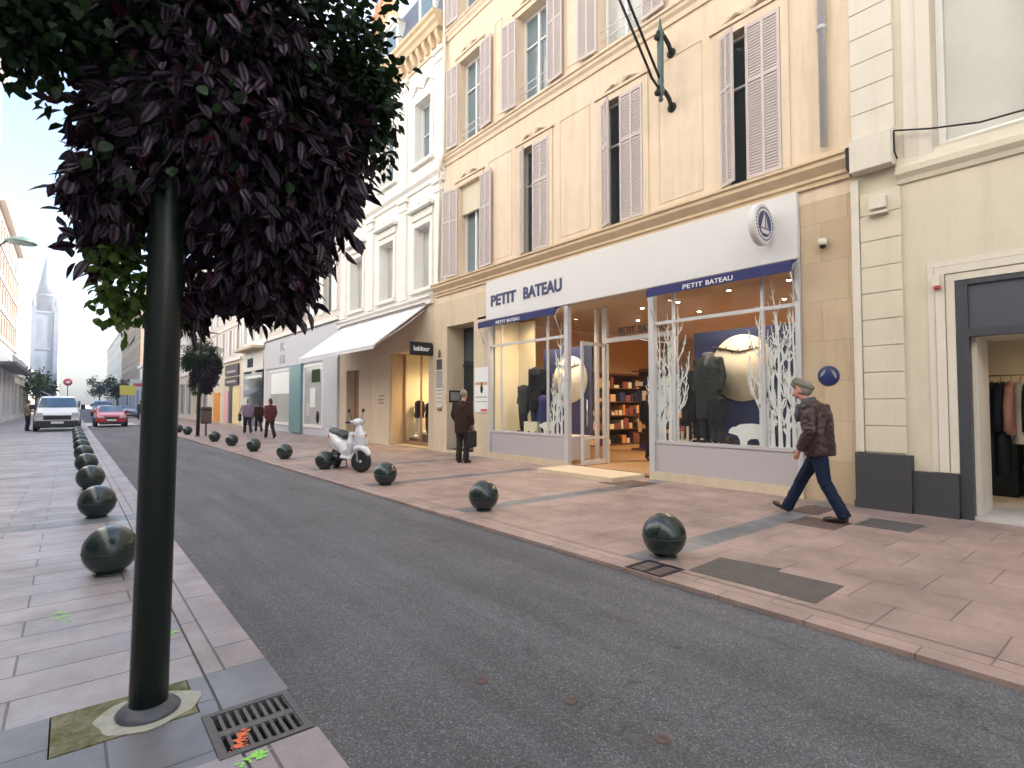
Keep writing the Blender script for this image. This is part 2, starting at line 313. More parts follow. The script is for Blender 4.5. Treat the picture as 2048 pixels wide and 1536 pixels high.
def remesh(o,vox,sm=4,sub=0):
    r=o.modifiers.new('r','REMESH'); r.mode='VOXEL'; r.voxel_size=vox; r.use_smooth_shade=True
    if sm: s=o.modifiers.new('s','SMOOTH'); s.iterations=sm; s.factor=.5
    dg=bpy.context.evaluated_depsgraph_get(); me=bpy.data.meshes.new_from_object(o.evaluated_get(dg))
    old=o.data; o.modifiers.clear(); nm=old.name; o.data=me; bpy.data.meshes.remove(old); me.name=nm
    me.polygons.foreach_set('use_smooth',[True]*len(me.polygons)); return o
def wrinkle(o,amp,sx=9,sz=17):
    from mathutils import noise as mn
    me=o.data; off=Vector((RNG.random()*50,0,0)); ns=[v.normal.copy() for v in me.vertices]
    for v,n in zip(me.vertices,ns):
        c=v.co; k=mn.noise(Vector((c.x*sx,c.y*sx,(c.z+.35*c.x+.3*c.y)*sz))+off); k2=mn.noise(Vector((c.x*sx*2.2,c.y*sx*2.2,c.z*sz*1.7))+off)
        v.co=c+n*amp*((1-abs(k)*2.2)*.75+.45*k2)
    me.update(); return o
def text(s,name,mat,parent,origin,size,right=(0,-1,0),up=(0,0,1),ext=.004,width=None,bold=0):
    cu=bpy.data.curves.new('t','FONT'); cu.body=s; cu.size=size; cu.extrude=ext; cu.offset=bold
    ob=bpy.data.objects.new('t',cu); COL.objects.link(ob); dg=bpy.context.evaluated_depsgraph_get()
    me=bpy.data.meshes.new_from_object(ob.evaluated_get(dg)); bpy.data.objects.remove(ob); bpy.data.curves.remove(cu)
    xs=[v.co.x for v in me.vertices]; k=1
    if width: k=width/(max(xs)-min(xs))
    r,u=Vector(right),Vector(up); n=r.cross(u); off=WL.get(parent.name,Vector()) if parent else Vector()
    x0=min(xs)
    for v in me.vertices: v.co=Vector(origin)+r*(v.co.x-x0)*k+u*v.co.y+n*v.co.z-off
    me.materials.append(m_[mat]); me.name=name; o=bpy.data.objects.new(name,me); COL.objects.link(o)
    if parent: o.parent=parent
    return o
def light(name,loc,power,col,size=.2,kind='SPOT'):
    l=bpy.data.lights.new(name,kind); l.energy=power; l.color=col
    l.shadow_soft_size=size
    if kind=='SPOT': l.spot_size=R_(165); l.spot_blend=.7
    o=bpy.data.objects.new(name,l); o.location=loc; COL.objects.link(o); return o
# ------------------------------------------------------------------ facades
XF=8.8; XL=-4.1
def WR(d,y,z): return (XF+d,y,z)          # right hand row, d = into the building
def WLt(d,y,z): return (XL-d,y,z)
def facade(mb,W,y0,y1,z0,z1,ops=(),mat=0,rev=0,d0=0.):
    ys=sorted({y0,y1}|{min(max(v,y0),y1) for o in ops for v in o[:2]}); zs=sorted({z0,z1}|{min(max(v,z0),z1) for o in ops for v in o[2:4]})
    for a,b in zip(ys,ys[1:]):
        for c,d in zip(zs,zs[1:]):
            if any(o[0]<(a+b)/2<o[1] and o[2]<(c+d)/2<o[3] for o in ops): continue
            mb.quad(W(d0,a,c),W(d0,b,c),W(d0,b,d),W(d0,a,d),mat)
    for o in ops:
        a,b,c,d,e=o[:5]; e+=d0
        mb.quad(W(d0,a,c),W(e,a,c),W(e,a,d),W(d0,a,d),rev); mb.quad(W(d0,b,c),W(e,b,c),W(e,b,d),W(d0,b,d),rev)
        mb.quad(W(d0,a,d),W(e,a,d),W(e,b,d),W(d0,b,d),rev); mb.quad(W(d0,a,c),W(e,a,c),W(e,b,c),W(d0,b,c),rev)
def wbox(mb,W,d0,d1,y0,y1,z0,z1,mat=0):
    a=W(d0,y0,z0); b=W(d1,y1,z1); mb.box(a[0],b[0],a[1],b[1],a[2],b[2],mat)
def shell(mb,W,y0,y1,z0,z1,dep,mat=0,roof=1):
    """back, sides and roof of a block whose front is a facade"""
    mb.quad(W(0,y0,z0),W(dep,y0,z0),W(dep,y0,z1),W(0,y0,z1),mat); mb.quad(W(0,y1,z0),W(dep,y1,z0),W(dep,y1,z1),W(0,y1,z1),mat)
    mb.quad(W(dep,y0,z0),W(dep,y1,z0),W(dep,y1,z1),W(dep,y0,z1),mat); mb.quad(W(0,y0,z1),W(dep,y0,z1),W(dep,y1,z1),W(0,y1,z1),roof)
def window(parent,W,y0,y1,z0,z1,dep,fm='white_frame',pm='pane',transom=.66,mull=True,fw=.055):
    b=MB(); a=dep-.07; e=dep-.012
    wbox(b,W,a,e,y0+.004,y0+fw,z0+.004,z1-.004); wbox(b,W,a,e,y1-fw,y1-.004,z0+.004,z1-.004)
    wbox(b,W,a,e,y0+fw,y1-fw,z1-fw,z1-.004); wbox(b,W,a,e,y0+fw,y1-fw,z0+.004,z0+fw*1.4)
    if mull: wbox(b,W,a-.01,e,(y0+y1)/2-.035,(y0+y1)/2+.035,z0+fw*1.4,z1-fw)
    if transom:
        zt=z0+(z1-z0)*transom; m=(y0+y1)/2
        for p,q in ((y0+fw,m-.035),(m+.035,y1-fw)) if mull else ((y0+fw,y1-fw),): wbox(b,W,a+.01,e,p,q,zt-.02,zt+.02)
    w=b.build('window',fm,parent)
    p=MB(); wbox(p,W,dep-.010,dep,y0+.003,y1-.003,z0+.003,z1-.003); p.build('pane',pm,w); return w
def shutter(parent,o,ea,eb,w,h,cols=2,mat='shutter',slat=.05):
    """louvred leaf from hinge o along ea, eb = outward normal"""
    b=MB(); ec=(0,0,1); st=.05; t=.035
    n=cols; cw=(w-st*(n+1))/n
    for i in range(n+1): b.obox(o,ea,eb,ec,i*(cw+st),i*(cw+st)+st,0,t,0,h)
    for i in range(n):
        a=st+i*(cw+st)
        for c in (0,h*.62,h-.07): b.obox(o,ea,eb,ec,a,a+cw,.002,t-.002,c,c+.07)
        b.obox(o,ea,eb,ec,a,a+cw,.004,.010,.07,h-.07)
        z=.09
        while z<h-.1:
            if not (h*.62-.03<z<h*.62+.07): b.obox(o,ea,eb,ec,a,a+cw,.010,.027,z,z+slat*.55)
            z+=slat
    return b.build('shutter',mat,parent)
# ------------------------------------------------------------------ ground
ZR=-.035
def ground():
    b=MB(); b.quad((-400,-120,-.30),(600,-120,-.30),(600,900,-.30),(-400,900,-.30)); tag(b.build('ground','pale_far'),kind='structure')
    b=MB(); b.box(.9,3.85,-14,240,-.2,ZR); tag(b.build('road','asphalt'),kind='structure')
    # left pavement: slabs, grey bands, kerb stones
    b=MB(); bands=[(2.53,2.96)]+[(8.35+5.9*i,8.8+5.9*i) for i in range(12)]
    y=-14
    pad=(-.04,.51,2.96,3.345)
    xs=(XL,-.04,.51,.585)
    def slab(x0,x1,y0,y1,mat): b.quad((x0,y0,0),(x1,y0,0),(x1,y1,0),(x0,y1,0),mat)
    for (a,c) in bands:
        if a<3: slab(XL,.585,y,a,0)
        else: slab(XL,.585,y,a,0)
        slab(XL,.503 if a<3 else .585,a,c,1); y=c
        if a<3: slab(.503,.583,2.912,2.96,1)
        if a<3:
            slab(XL,pad[0],2.96,3.345,1); slab(pad[1],.585,2.96,3.345,1); y=3.345
    slab(XL,.585,y,240,0)
    o=b.build('pavement',['pave_l','band'],norm=False); tag(o,kind='structure')
    b=MB(); b.box(.598,.9,-14,2.50,-.2,.0,0); b.box(.598,.9,2.92,3.345,-.2,0,1); b.box(.598,.9,3.35,8.35,-.2,0,0); b.box(.598,.9,8.355,8.8,-.2,0,1); b.box(.598,.9,8.805,240,-.2,0,0)
    b.box(.49,.9,2.50,2.92,-.2,-.09,1)
    tag(b.build('kerb',['kerb','kerb_grey']),kind='structure')
    b=MB(); 
    for y0,y1 in ((-14,2.5),(2.92,240)): b.quad((.583,y0,-.006),(.60,y0,-.006),(.60,y1,-.006),(.583,y1,-.006))
    tag(b.build('kerb_joint','patch',norm=False),kind='structure')
    b=MB(); b.box(pad[0]+.006,pad[1]-.006,2.966,3.34,-.1,.004); tag(b.build('concrete_patch','moss'),kind='structure')
    # right pavement
    b=MB(); y=-14; bl=[(3.10+2.97*i,3.42+2.97*i) for i in range(24)]
    for a,c in bl:
        b.quad((4.14,y,0),(18.8,y,0),(18.8,a,0),(4.14,a,0),0); b.quad((4.14,a,0),(18.8,a,0),(18.8,c,0),(4.14,c,0),1); y=c
    b.quad((4.14,y,0),(18.8,y,0),(18.8,240,0),(4.14,240,0),0)
    tag(b.build('pavement',['pave_r','band'],norm=False),kind='structure')
    b=MB(); b.box(3.85,4.13,-14,240,-.2,0); tag(b.build('kerb','pave_r'),kind='structure')
    b=MB(); b.quad((4.128,-14,-.012),(4.142,-14,-.012),(4.142,240,-.012),(4.128,240,-.012)); tag(b.build('kerb_joint','patch',norm=False),kind='structure')
    # tarmac repair beside the right kerb
    b=MB(); P=[(4.23,2.77),(4.80,2.80),(4.90,2.28),(4.79,2.26),(4.82,1.75),(4.24,1.73)]
    b.prism(P,lambda u,v,d:(u,v,d),-.01,.004); tag(b.build('tarmac_patch','patch'),kind='structure')
    # paler patch laid over the asphalt far down the road
    b=MB(); b.quad((.92,47,ZR+.004),(3.83,47,ZR+.004),(3.83,54,ZR+.004),(.92,54,ZR+.004)); tag(b.build('pale_road_patch','far_pale',norm=False),kind='structure')
    # drain grates
    def grate(name,label,x0,x1,y0,y1,n,rows,z=.004,mat='cast',alongx=True):
        t=thing(name,label,'drain grate',((x0+x1)/2,(y0+y1)/2,0))
        f=MB(); w=.03
        f.box(x0,x1,y0,y0+w,-.06,z); f.box(x0,x1,y1-w,y1,-.06,z); f.box(x0,x0+w,y0+w,y1-w,-.06,z); f.box(x1-w,x1,y0+w,y1-w,-.06,z); f.build('frame','zinc' if mat=='zinc' else mat,t)
        g=MB(); L=x1-x0-2*w; s=L/n
        for r in range(rows+1):
            yy=y0+w+(y1-y0-2*w)*r/rows
            if 0<r<rows: g.box(x0+w,x1-w,yy-.022,yy+.022,-.015,z-.004)
        for i in range(n+1):
            xx=x0+w+s*i
            for r in range(rows):
                ya=y0+w+(y1-y0-2*w)*r/rows+(.022 if r else .001); yb=y0+w+(y1-y0-2*w)*(r+1)/rows-(.022 if r<rows-1 else .001)
                a=max(x0+w+.001,xx-s*.22); c=min(x1-w-.001,xx+s*.22); g.box(a,c,ya,yb,-.014,z-.005)
        g.build('bars',mat,t)
        k=MB(); k.quad((x0+w,y0+w,-.085),(x1-w,y0+w,-.085),(x1-w,y1-w,-.085),(x0+w,y1-w,-.085)); k.build('pit','void',t,norm=False); return t
    grate('drain_grate','large slotted cast iron drain grate at the left kerb beside the lamp post base',.505,.885,2.51,2.91,9,2)
    def spray(pts,lab,mat,w=.014,n=60,z=.0035):
        b=MB(); rnd=random.Random(int(pts[0][0]*1000))
        for k in range(n):
            i=rnd.randrange(len(pts)-1); f=rnd.random(); x=pts[i][0]*(1-f)+pts[i+1][0]*f+rnd.gauss(0,w); y=pts[i][1]*(1-f)+pts[i+1][1]*f+rnd.gauss(0,w); r=rnd.uniform(.003,.011); m=rnd.randint(5,7); q=rnd.random()*6
            b.add([(x+r*math.cos(q+6.283*j/m),y+r*.8*math.sin(q+6.283*j/m),z+k*.00001) for j in range(m)],[tuple(range(m))])
        tag(b.build('paint_mark',mat,norm=False),lab,'paint mark')
    spray([(.575,2.54),(.605,2.60),(.63,2.66)],'orange spray paint dab on the bars of the drain grate','orange_p',.012,70,.0045)
    grate('drain_grate','small dark drain grate at the right kerb just below the nearest ball bollard',3.87,4.21,2.80,3.18,7,2,.006,'iron')
    grate('drain_grate','small grey drain grate set in the left pavement at the picture edge',-.52,-.28,4.02,4.22,9,3,.004,'zinc')
    # cast covers on the right pavement
    def cover(x0,x1,y0,y1,label,mat='cast'):
        b=MB(); b.box(x0,x1,y0,y1,-.02,.003,0)
        n=8; s=(x1-x0)/n; k=(y1-y0)/n
        for i in range(n):
            for j in range(n):
                if (i+j)%2: b.box(x0+i*s+.008,x0+(i+1)*s-.008,y0+j*k+.008,y0+(j+1)*k-.008,.003,.007,0)
        tag(b.build('cover_plate',mat),label,'manhole cover')
    cover(6.84,7.42,2.58,3.12,'rusty chequered cover plate under the back foot of the walking man','rust')
    cover(7.36,7.96,1.99,2.55,'chequered cover plate in front of the charcoal plinth of the cream building')
    cover(7.62,8.28,3.06,3.45,'small cover plate against the stone pier behind the walking man','rust')
    cover(7.6,8.35,6.08,6.85,'dark square cover plate in front of the shop entrance','rust')
    for i,(u,lab) in enumerate([((1.75,2.42),'rusty round stud in the road, farthest of the three studs'),((1.98,1.98),'rusty round stud in the road, middle one of the three'),((2.07,1.5),'rusty round stud in the road, nearest of the three studs')]):
        b=MB(); b.lathe([(.036,-.002),(.036,.004),(.022,.005),(.018,.001)],(u[0],u[1],ZR),16); tag(b.build('road_stud','rust'),lab,'road stud','studs in the road surface')
    for pts,lab in [([(-.10,4.86),(-.03,4.98),(.02,4.90),(-.03,4.80),(.04,4.72)],'green spray paint squiggle on the left pavement near the closest left bollard'),([(.42,4.0),(.55,4.09)],'short green spray paint dash beside the left kerb beyond the lamp post'),([(.52,2.36),(.60,2.44),(.66,2.46)],'green spray paint smear below the large drain grate')]:
        spray(pts,lab,'lime')
    b=MB(); b.box(7.75,8.72,6.66,8.72,-.01,.09); tag(b.build('entrance_slab','stone_l'),kind='structure')
ground()
# ------------------------------------------------------------------ bollards
def bollards():
    b=MB(); r=.205; prof=[(.12,0),(.12,.012),(.095,.02),(.085,.03)]
    for i in range(1,20):
        a=-math.pi/2+math.pi*i/20
        if r*math.cos(a)>.085 or a>0: prof.append((r*math.cos(a),.20+r*math.sin(a)))
    prof=[(p,z) for p,z in prof]; 
    o=b; o.lathe(prof,(0,0,0),36); ball=o.build('ball_bollard','bollard')
    ring=MB(); ring.lathe([(r+.0005,.185),(r+.003,.188),(r+.003,.194),(r+.0005,.197)],(0,0,0),36)
    rg=ring.build('seam_ring','green_metal',ball)
    ords=['first','second','third','fourth','fifth','sixth','seventh','eighth','ninth','tenth','eleventh','twelfth']
    first=True
    def put(x,y,lab,g):
        nonlocal first
        o=ball if first else copy_tree(ball); first=False
        o.location=(x,y,0); o.rotation_euler=(0,0,random.uniform(0,6)); tag(o,lab,'bollard',g)
    right=[(4.44,3.17),(4.42,6.07),(4.43,9.08),(4.44,12.12),(4.43,15.0),(4.40,18.0),(4.40,20.9),(4.36,23.6),(4.36,29.8),(4.34,32.4)]
    for i,(x,y) in enumerate(right):
        extra={0:'nearest ball bollard on the right kerb, above the small dark drain grate',3:'ball bollard on the right kerb by the rear wheel of the white scooter',2:'ball bollard on the right kerb just in front of the white scooter',7:'ball bollard on the right kerb last before the far planted lamp post',8:'ball bollard on the right kerb first beyond the far planted lamp post'}.get(i,'dark green ball bollard, %s along the right kerb from the camera'%ords[i])
        put(x,y,extra,'ball bollards along the right kerb')
    for i in range(10):
        y=5.85+2.97*i
        extra={0:'nearest ball bollard on the left pavement, half behind the lamp post',9:'last ball bollard of the left row, beside the white van'}.get(i,'dark green ball bollard, %s along the left kerb from the camera'%ords[i])
        put(.30,y,extra,'ball bollards along the left kerb')
    o=copy_tree(ball); o.location=(-.93,8.55,0); tag(o,'ball bollard cut by the left picture edge on the pavement','bollard')
bollards()
# ------------------------------------------------------------------ shop building (peach)
def peach():
    t=thing('apartment_building','peach plastered building with greige shutters above the navy and white children\'s clothes shop','building',(XF,8.6,0))
    F1=[(12.24,13.34,5.22,7.85,.30),(9.44,10.50,5.22,7.90,.22),(6.68,7.76,5.22,7.90,.22),(3.95,5.0,5.22,7.88,.22)]
    F2=[(12.24,13.34,9.14,11.60,.30),(9.48,10.62,9.14,11.45,.30),(6.68,7.84,9.14,11.45,.30),(3.95,5.05,9.14,11.45,.30)]
    F3=[(12.24,13.34,13.0,15.2,.30),(9.48,10.62,13.0,15.2,.30),(6.68,7.84,13.0,15.2,.30),(3.95,5.05,13.0,15.2,.30)]
    b=MB(); facade(b,WR,2.97,14.1,5.13,17.0,F1+F2+F3); facade(b,WR,2.97,14.75,4.55,5.13,()); shell(b,WR,2.97,14.1,4.2,17.0,10,0,1)
    b.quad(WR(0,14.1,4.55),WR(.5,14.1,4.55),WR(.5,14.75,4.55),WR(0,14.75,4.55),0); b.build('wall',['peach','slate'],t)
    # ground floor stone
    b=MB(); facade(b,WR,2.97,3.705,0,4.55); b.quad(WR(0,3.705,0),WR(.9,3.705,0),WR(.9,3.705,4.55),WR(0,3.705,4.55)); b.build('stone_pier','stone',t)
    b=MB(); facade(b,WR,11.82,14.75,0,4.55,[(12.57,13.98,.10,3.78,.62)]); b.quad(WR(0,11.82,0),WR(.9,11.82,0),WR(.9,11.82,4.55),WR(0,11.82,4.55)); b.quad(WR(0,14.75,0),WR(.9,14.75,0),WR(.9,14.75,4.55),WR(0,14.75,4.55))
    wbox(b,WR,.003,.5,12.573,13.977,0,.10); b.build('ground_floor_wall','stone_l',t)
    b=MB()  # double door in its deep reveal
    wbox(b,WR,.62,.68,12.5,14.05,.1,3.85); 
    for y0,y1 in ((12.62,13.25),(13.30,13.93)):
        for z0,z1 in ((.25,.95),(1.05,2.45)): wbox(b,WR,.60,.625,y0,y1,z0,z1)
    wbox(b,WR,.59,.64,12.57,13.98,2.58,2.68); d=b.build('door','dark_door',t)
    g=MB(); wbox(g,WR,.605,.617,12.63,13.92,2.75,3.70); g.build('fanlight','pane',d)
    k=MB(); k.ball(WR(.57,13.2,1.15),.035,10); k.build('handle','chrome',d)
    # cornice over the shop, string courses
    def course(name,z0,prof,y0,y1,mat='peach_trim'):
        b=MB(); b.prism([(-x,z0+z) for x,z in prof],lambda u,v,d:(XF+u,d,v),y0,y1); return b.build(name,mat,t)
    course('cornice',4.76,[(-.05,0),(.05,0),(.05,.06),(.09,.08),(.09,.13),(.16,.20),(.20,.24),(.20,.30),(.24,.32),(.24,.36),(-.05,.40)],2.985,14.6,'ochre_trim')
    course('string_course',8.72,[(-.05,0),(.04,0),(.05,.10),(.10,.16),(.10,.22),(.14,.24),(.14,.28),(-.05,.32)],2.975,14.28)
    course('string_course',12.58,[(-.05,0),(.04,0),(.05,.10),(.10,.16),(.10,.22),(.14,.24),(.14,.28),(-.05,.32)],2.975,14.1)
    course('eaves_cornice',16.6,[(-.05,0),(.10,0),(.14,.12),(.30,.2),(.34,.3),(.5,.34),(.5,.42),(-.05,.46)],2.98,14.1)
    # surrounds and ornaments
    for ops,zo in ((F1,.0),(F2,.0),(F3,0)):
        for (a,c,z0,z1,e) in ops:
            b=MB(); w=.13
            wbox(b,WR,-.03,.02,a-w,a-.002,z0-.02,z1+w); wbox(b,WR,-.03,.02,c+.002,c+w,z0-.02,z1+w); wbox(b,WR,-.032,.02,a-.002,c+.002,z1+.002,z1+w)
            if ops is not F3:
                zc=z1+w; wbox(b,WR,-.06,.02,a-w-.06,c+w+.06,zc+.02,zc+.075)
                m=(a+c)/2
                b.ball(WR(-.02,m,zc+.16),(.05,.10,.13),10)
                for s in (-1,1):
                    b.tube([WR(-.02,m+s*.08,zc+.10),WR(-.03,m+s*.2,zc+.19),WR(-.03,m+s*.34,zc+.14),WR(-.02,m+s*.46,zc+.09)],[.04,.045,.04,.02],8)
            b.build('window_surround','peach_trim',t)
        # recessed wall panels between the windows
        for (a,c),(p,q) in zip([(o[0],o[1]) for o in ops[1:]],[(o[0],o[1]) for o in ops]):
            y0,y1=c+.36,p-.36
            if ops is F2: y0+=.28; y1-=.28
            if y1-y0<.3: continue
            z0,z1=ops[0][2]+.1,ops[0][3]+.25; b=MB(); g=.022
            wbox(b,WR,-.012,.01,y0,y0+g,z0,z1); wbox(b,WR,-.012,.01,y1-g,y1,z0,z1); wbox(b,WR,-.012,.01,y0+g,y1-g,z1-g,z1); wbox(b,WR,-.012,.01,y0+g,y1-g,z0,z0+g); b.build('panel_moulding','peach_trim',t)
    # windows
    a,c,z0,z1,e=F1[0]; window(t,WR,a,c,z0,z1,e,pm='pane_b',transom=None)
    b=MB(); wbox(b,WR,.10,.20,a+.01,c-.01,7.02,7.84); b.build('roller_blind_box','cream',t)
    for o in F1[1:]: window(t,WR,*o[:4],o[4],pm='pane')
    for i,o in enumerate(F2): window(t,WR,*o[:4],o[4],pm=('pane_b','pane_b','curtain','pane')[i])
    for i,o in enumerate(F3): window(t,WR,*o[:4],o[4],pm='pane_b')
    # window bar in front of the second floor windows
    for o in F2:
        b=MB(); b.tube([WR(.06,o[0],o[2]+.45),WR(.06,o[1],o[2]+.45)],.012,6); b.tube([WR(.06,o[0],o[2]+.25),WR(.06,o[1],o[2]+.25)],.012,6); b.build('guard_rail','white_frame',t)
    # shutters: open leaves lie on the wall, the others are almost closed
    S=lambda o,ang,w,h,left,cols=2: shutter(t,o,(-math.sin(ang),(1 if left else -1)*math.cos(ang),0),(-math.cos(ang),-(1 if left else -1)*math.sin(ang),0),w,h,cols)
    def openpair(o,wl=.55,wr=.55,al=.10,ar=.06):
        S((XF-.035,o[1]+.02,o[2]),al,wl,o[3]-o[2],True); S((XF-.035,o[0]-.02,o[2]),ar,wr,o[3]-o[2],False)
    openpair(F1[0],.62,.56,.22,.06)
    for o in F2+F3: openpair(o)
    for (a,c,z0,z1,e),k in zip(F1[1:],(.30,.36,.36)):
        # right leaf closed, hinged at the right jamb (low y), left leaf ajar
        shutter(t,(XF-.005,a+.005,z0),(0,1,0),(-1,0,0),.58,z1-z0)
        an=R_(26); shutter(t,(XF-.01,c-.005,z0),(-math.sin(an),-math.cos(an),0),(-math.cos(an),math.sin(an),0),k,z1-z0)
    # gutter pipes
    b=MB(); b.tube([(XF-.09,3.32,17),(XF-.09,3.30,5.32)],.055,12); 
    for z in (7.1,9.6,12,14.5): b.lathe([(.066,z),(.066,z+.07)],(XF-.09,3.305,0),12)
    b.build('downpipe','zinc',t)
    b=MB(); b.tube([(XF-.11,14.02,17),(XF-.11,14.02,9.1),(XF-.16,14.05,8.9),(XF-.2,14.2,8.55),(XF-.08,14.25,8.3),(XF-.08,14.3,5.2)],.055,12); b.build('downpipe','cream_w',t)
    # blackened end of the cornice beside the cream building
    b=MB(); b.box(XF-.19,XF-.02,2.94,2.982,4.82,5.14); b.build('cornice_end','iron',t)
    # shop structure: posts, stall risers, head frame, plinth
    b=MB()
    for y0,y1 in ((3.71,3.785),(6.44,6.56),(8.78,8.90),(11.72,11.815)): wbox(b,WR,-.06,.06,y0,y1,.16 if y0<12 else .1,3.70)
    for y0,y1 in ((3.785,6.44),(8.90,11.72)):
        wbox(b,WR,-.03,.03,y0,y1,2.975,3.035); wbox(b,WR,-.04,.04,y0,y1,.70,.755)
    for y in (4.32,6.02): wbox(b,WR,-.028,.028,y-.025,y+.025,.755,3.70)
    for y in (9.50,11.28): wbox(b,WR,-.028,.028,y-.02,y+.02,.755,3.70)
    # recessed entrance
    wbox(b,WR,.78,.86,8.36,8.50,.09,3.70); wbox(b,WR,.78,.86,6.56,8.36,2.86,2.96); wbox(b,WR,.78,.86,6.56,6.64,.09,2.86); wbox(b,WR,.78,.86,8.66,8.74,.09,3.70)
    fr=b.build('shopfront_frame','alu',t)
    b=MB()
    for y0,y1 in ((3.786,6.438),(8.902,11.718)):
        b=MB(); wbox(b,WR,-.02,.05,y0,y1,.16,.70)
        if y0>8: wbox(b,WR,.0505,.80,8.903,8.93,.16,.70)
        b.build('stall_riser','lilac',t)
    for y0,y1 in ((3.71,6.56),(8.78,11.815)): b=MB(); wbox(b,WR,-.065,.05,y0,y1,0,.158); b.build('plinth','stone_l',t)
    b=MB()
    for y0,y1 in ((3.786,4.295),(4.345,5.995),(6.045,6.438),(8.902,9.48),(9.52,11.26),(11.30,11.718)):
        b.quad(WR(0,y0,.756),WR(0,y1,.756),WR(0,y1,2.974),WR(0,y0,2.974)); b.quad(WR(0,y0,3.036),WR(0,y1,3.036),WR(0,y1,3.70),WR(0,y0,3.70))
    b.quad(WR(.06,8.81,.73),WR(.78,8.81,.73),WR(.78,8.81,3.70),WR(.06,8.81,3.70)); b.quad(WR(.06,6.50,.10),WR(.78,6.50,.10),WR(.78,6.50,3.70),WR(.06,6.50,3.70))
    b.quad(WR(.82,6.64,2.97),WR(.82,8.36,2.97),WR(.82,8.36,3.69),WR(.82,6.64,3.69))
    b.build('shop_window_glass','glass',t,norm=False)
    text('PETIT BATEAU','transom_letters','sign_d',t,WR(.79,8.02,3.02),.21,width=1.28,bold=.006)
    # open glass door leaf standing out at right angles
    b=MB(); y=8.40
    for x0,x1,z0,z1 in ((-.02,.04,.10,2.84),(.74,.775,.10,2.84),(.04,.74,.10,.20),(.04,.74,2.76,2.84),(.04,.74,.66,.72)): b.box(XF+x0,XF+x1,y-.022,y+.022,z0,z1)
    d=b.build('glass_door','alu',t); g=MB()
    for z0,z1 in ((.20,.66),(.72,2.76)): g.quad((XF+.04,y,z0),(XF+.74,y,z0),(XF+.74,y,z1),(XF+.04,y,z1))
    g.build('door_glass','glass',d,norm=False); h=MB(); h.tube([(XF+.10,y-.06,.95),(XF+.10,y-.06,1.55)],.014,8); h.build('handle','chrome',d)
    b=MB(); y0=6.75
    # soffit of the entrance and room shell
    wbox(b,WR,.061,.9,6.56,8.78,3.71,3.79,0); b.build('entrance_soffit','ceil',t)
    b=MB(); wbox(b,WR,.0,8.9,3.72,12.4,3.80,3.86,0); b.build('shop_ceiling','ceil',t)
    b=MB(); wbox(b,WR,.07,8.9,3.74,12.4,.03,.085,0); b.build('shop_floor','shop_floor',t)
    b=MB(); wbox(b,WR,8.9,8.98,3.72,12.42,.03,3.8,0); wbox(b,WR,.92,8.9,3.715,3.74,.09,3.79,0); wbox(b,WR,.92,8.9,12.4,12.42,.09,3.79,0); b.build('shop_wall','shop_wall',t)
    # window stages with a light side wall
    for y0,y1 in ((3.79,6.43),(8.935,11.70)): b=MB(); wbox(b,WR,.06,.95,y0,y1,.66,.70); b.build('display_stage','warmwhite',t)
    b=MB(); wbox(b,WR,.07,.92,11.66,11.70,.71,3.7); wbox(b,WR,.90,.95,11.02,11.65,.71,3.7); wbox(b,WR,.97,1.02,3.79,4.1,.71,3.7); b.build('display_side_wall','warmwhite',t)
    # ceiling spots: the shop's lit lamps
    for (d,y) in ((.5,4.3),(.5,5.2),(.5,6.1),(1.6,4.6),(1.6,5.8),(1.9,7.2),(1.9,8.2),(.5,9.3),(.5,10.0),(.5,10.7),(3.4,5.5),(3.4,7.6),(3.4,9.5)):
        k=MB(); k.lathe([(.055,3.795),(.055,3.77),(.045,3.765)],(XF+d,y,0),12); sp=k.build('ceiling_spot','white_frame',t); q=MB(); q.lathe([(.04,3.764),(.035,3.758)],(XF+d,y,0),12); q.build('bulb','lamp',sp)
    for i,(d,y,z,p) in enumerate([(3.0,7.5,3.5,420),(5.5,6.5,3.5,330),(5.5,9.5,3.5,330),(.45,5.1,3.6,60),(.45,10.1,3.6,150),(.45,11.0,3.6,40),(7.6,8.5,3.5,380)]): light('shop_lamp',(XF+d,y,z),p*LAMPK,(1,.70,.40),.25)
    return t
LAMPK=.27
peach()
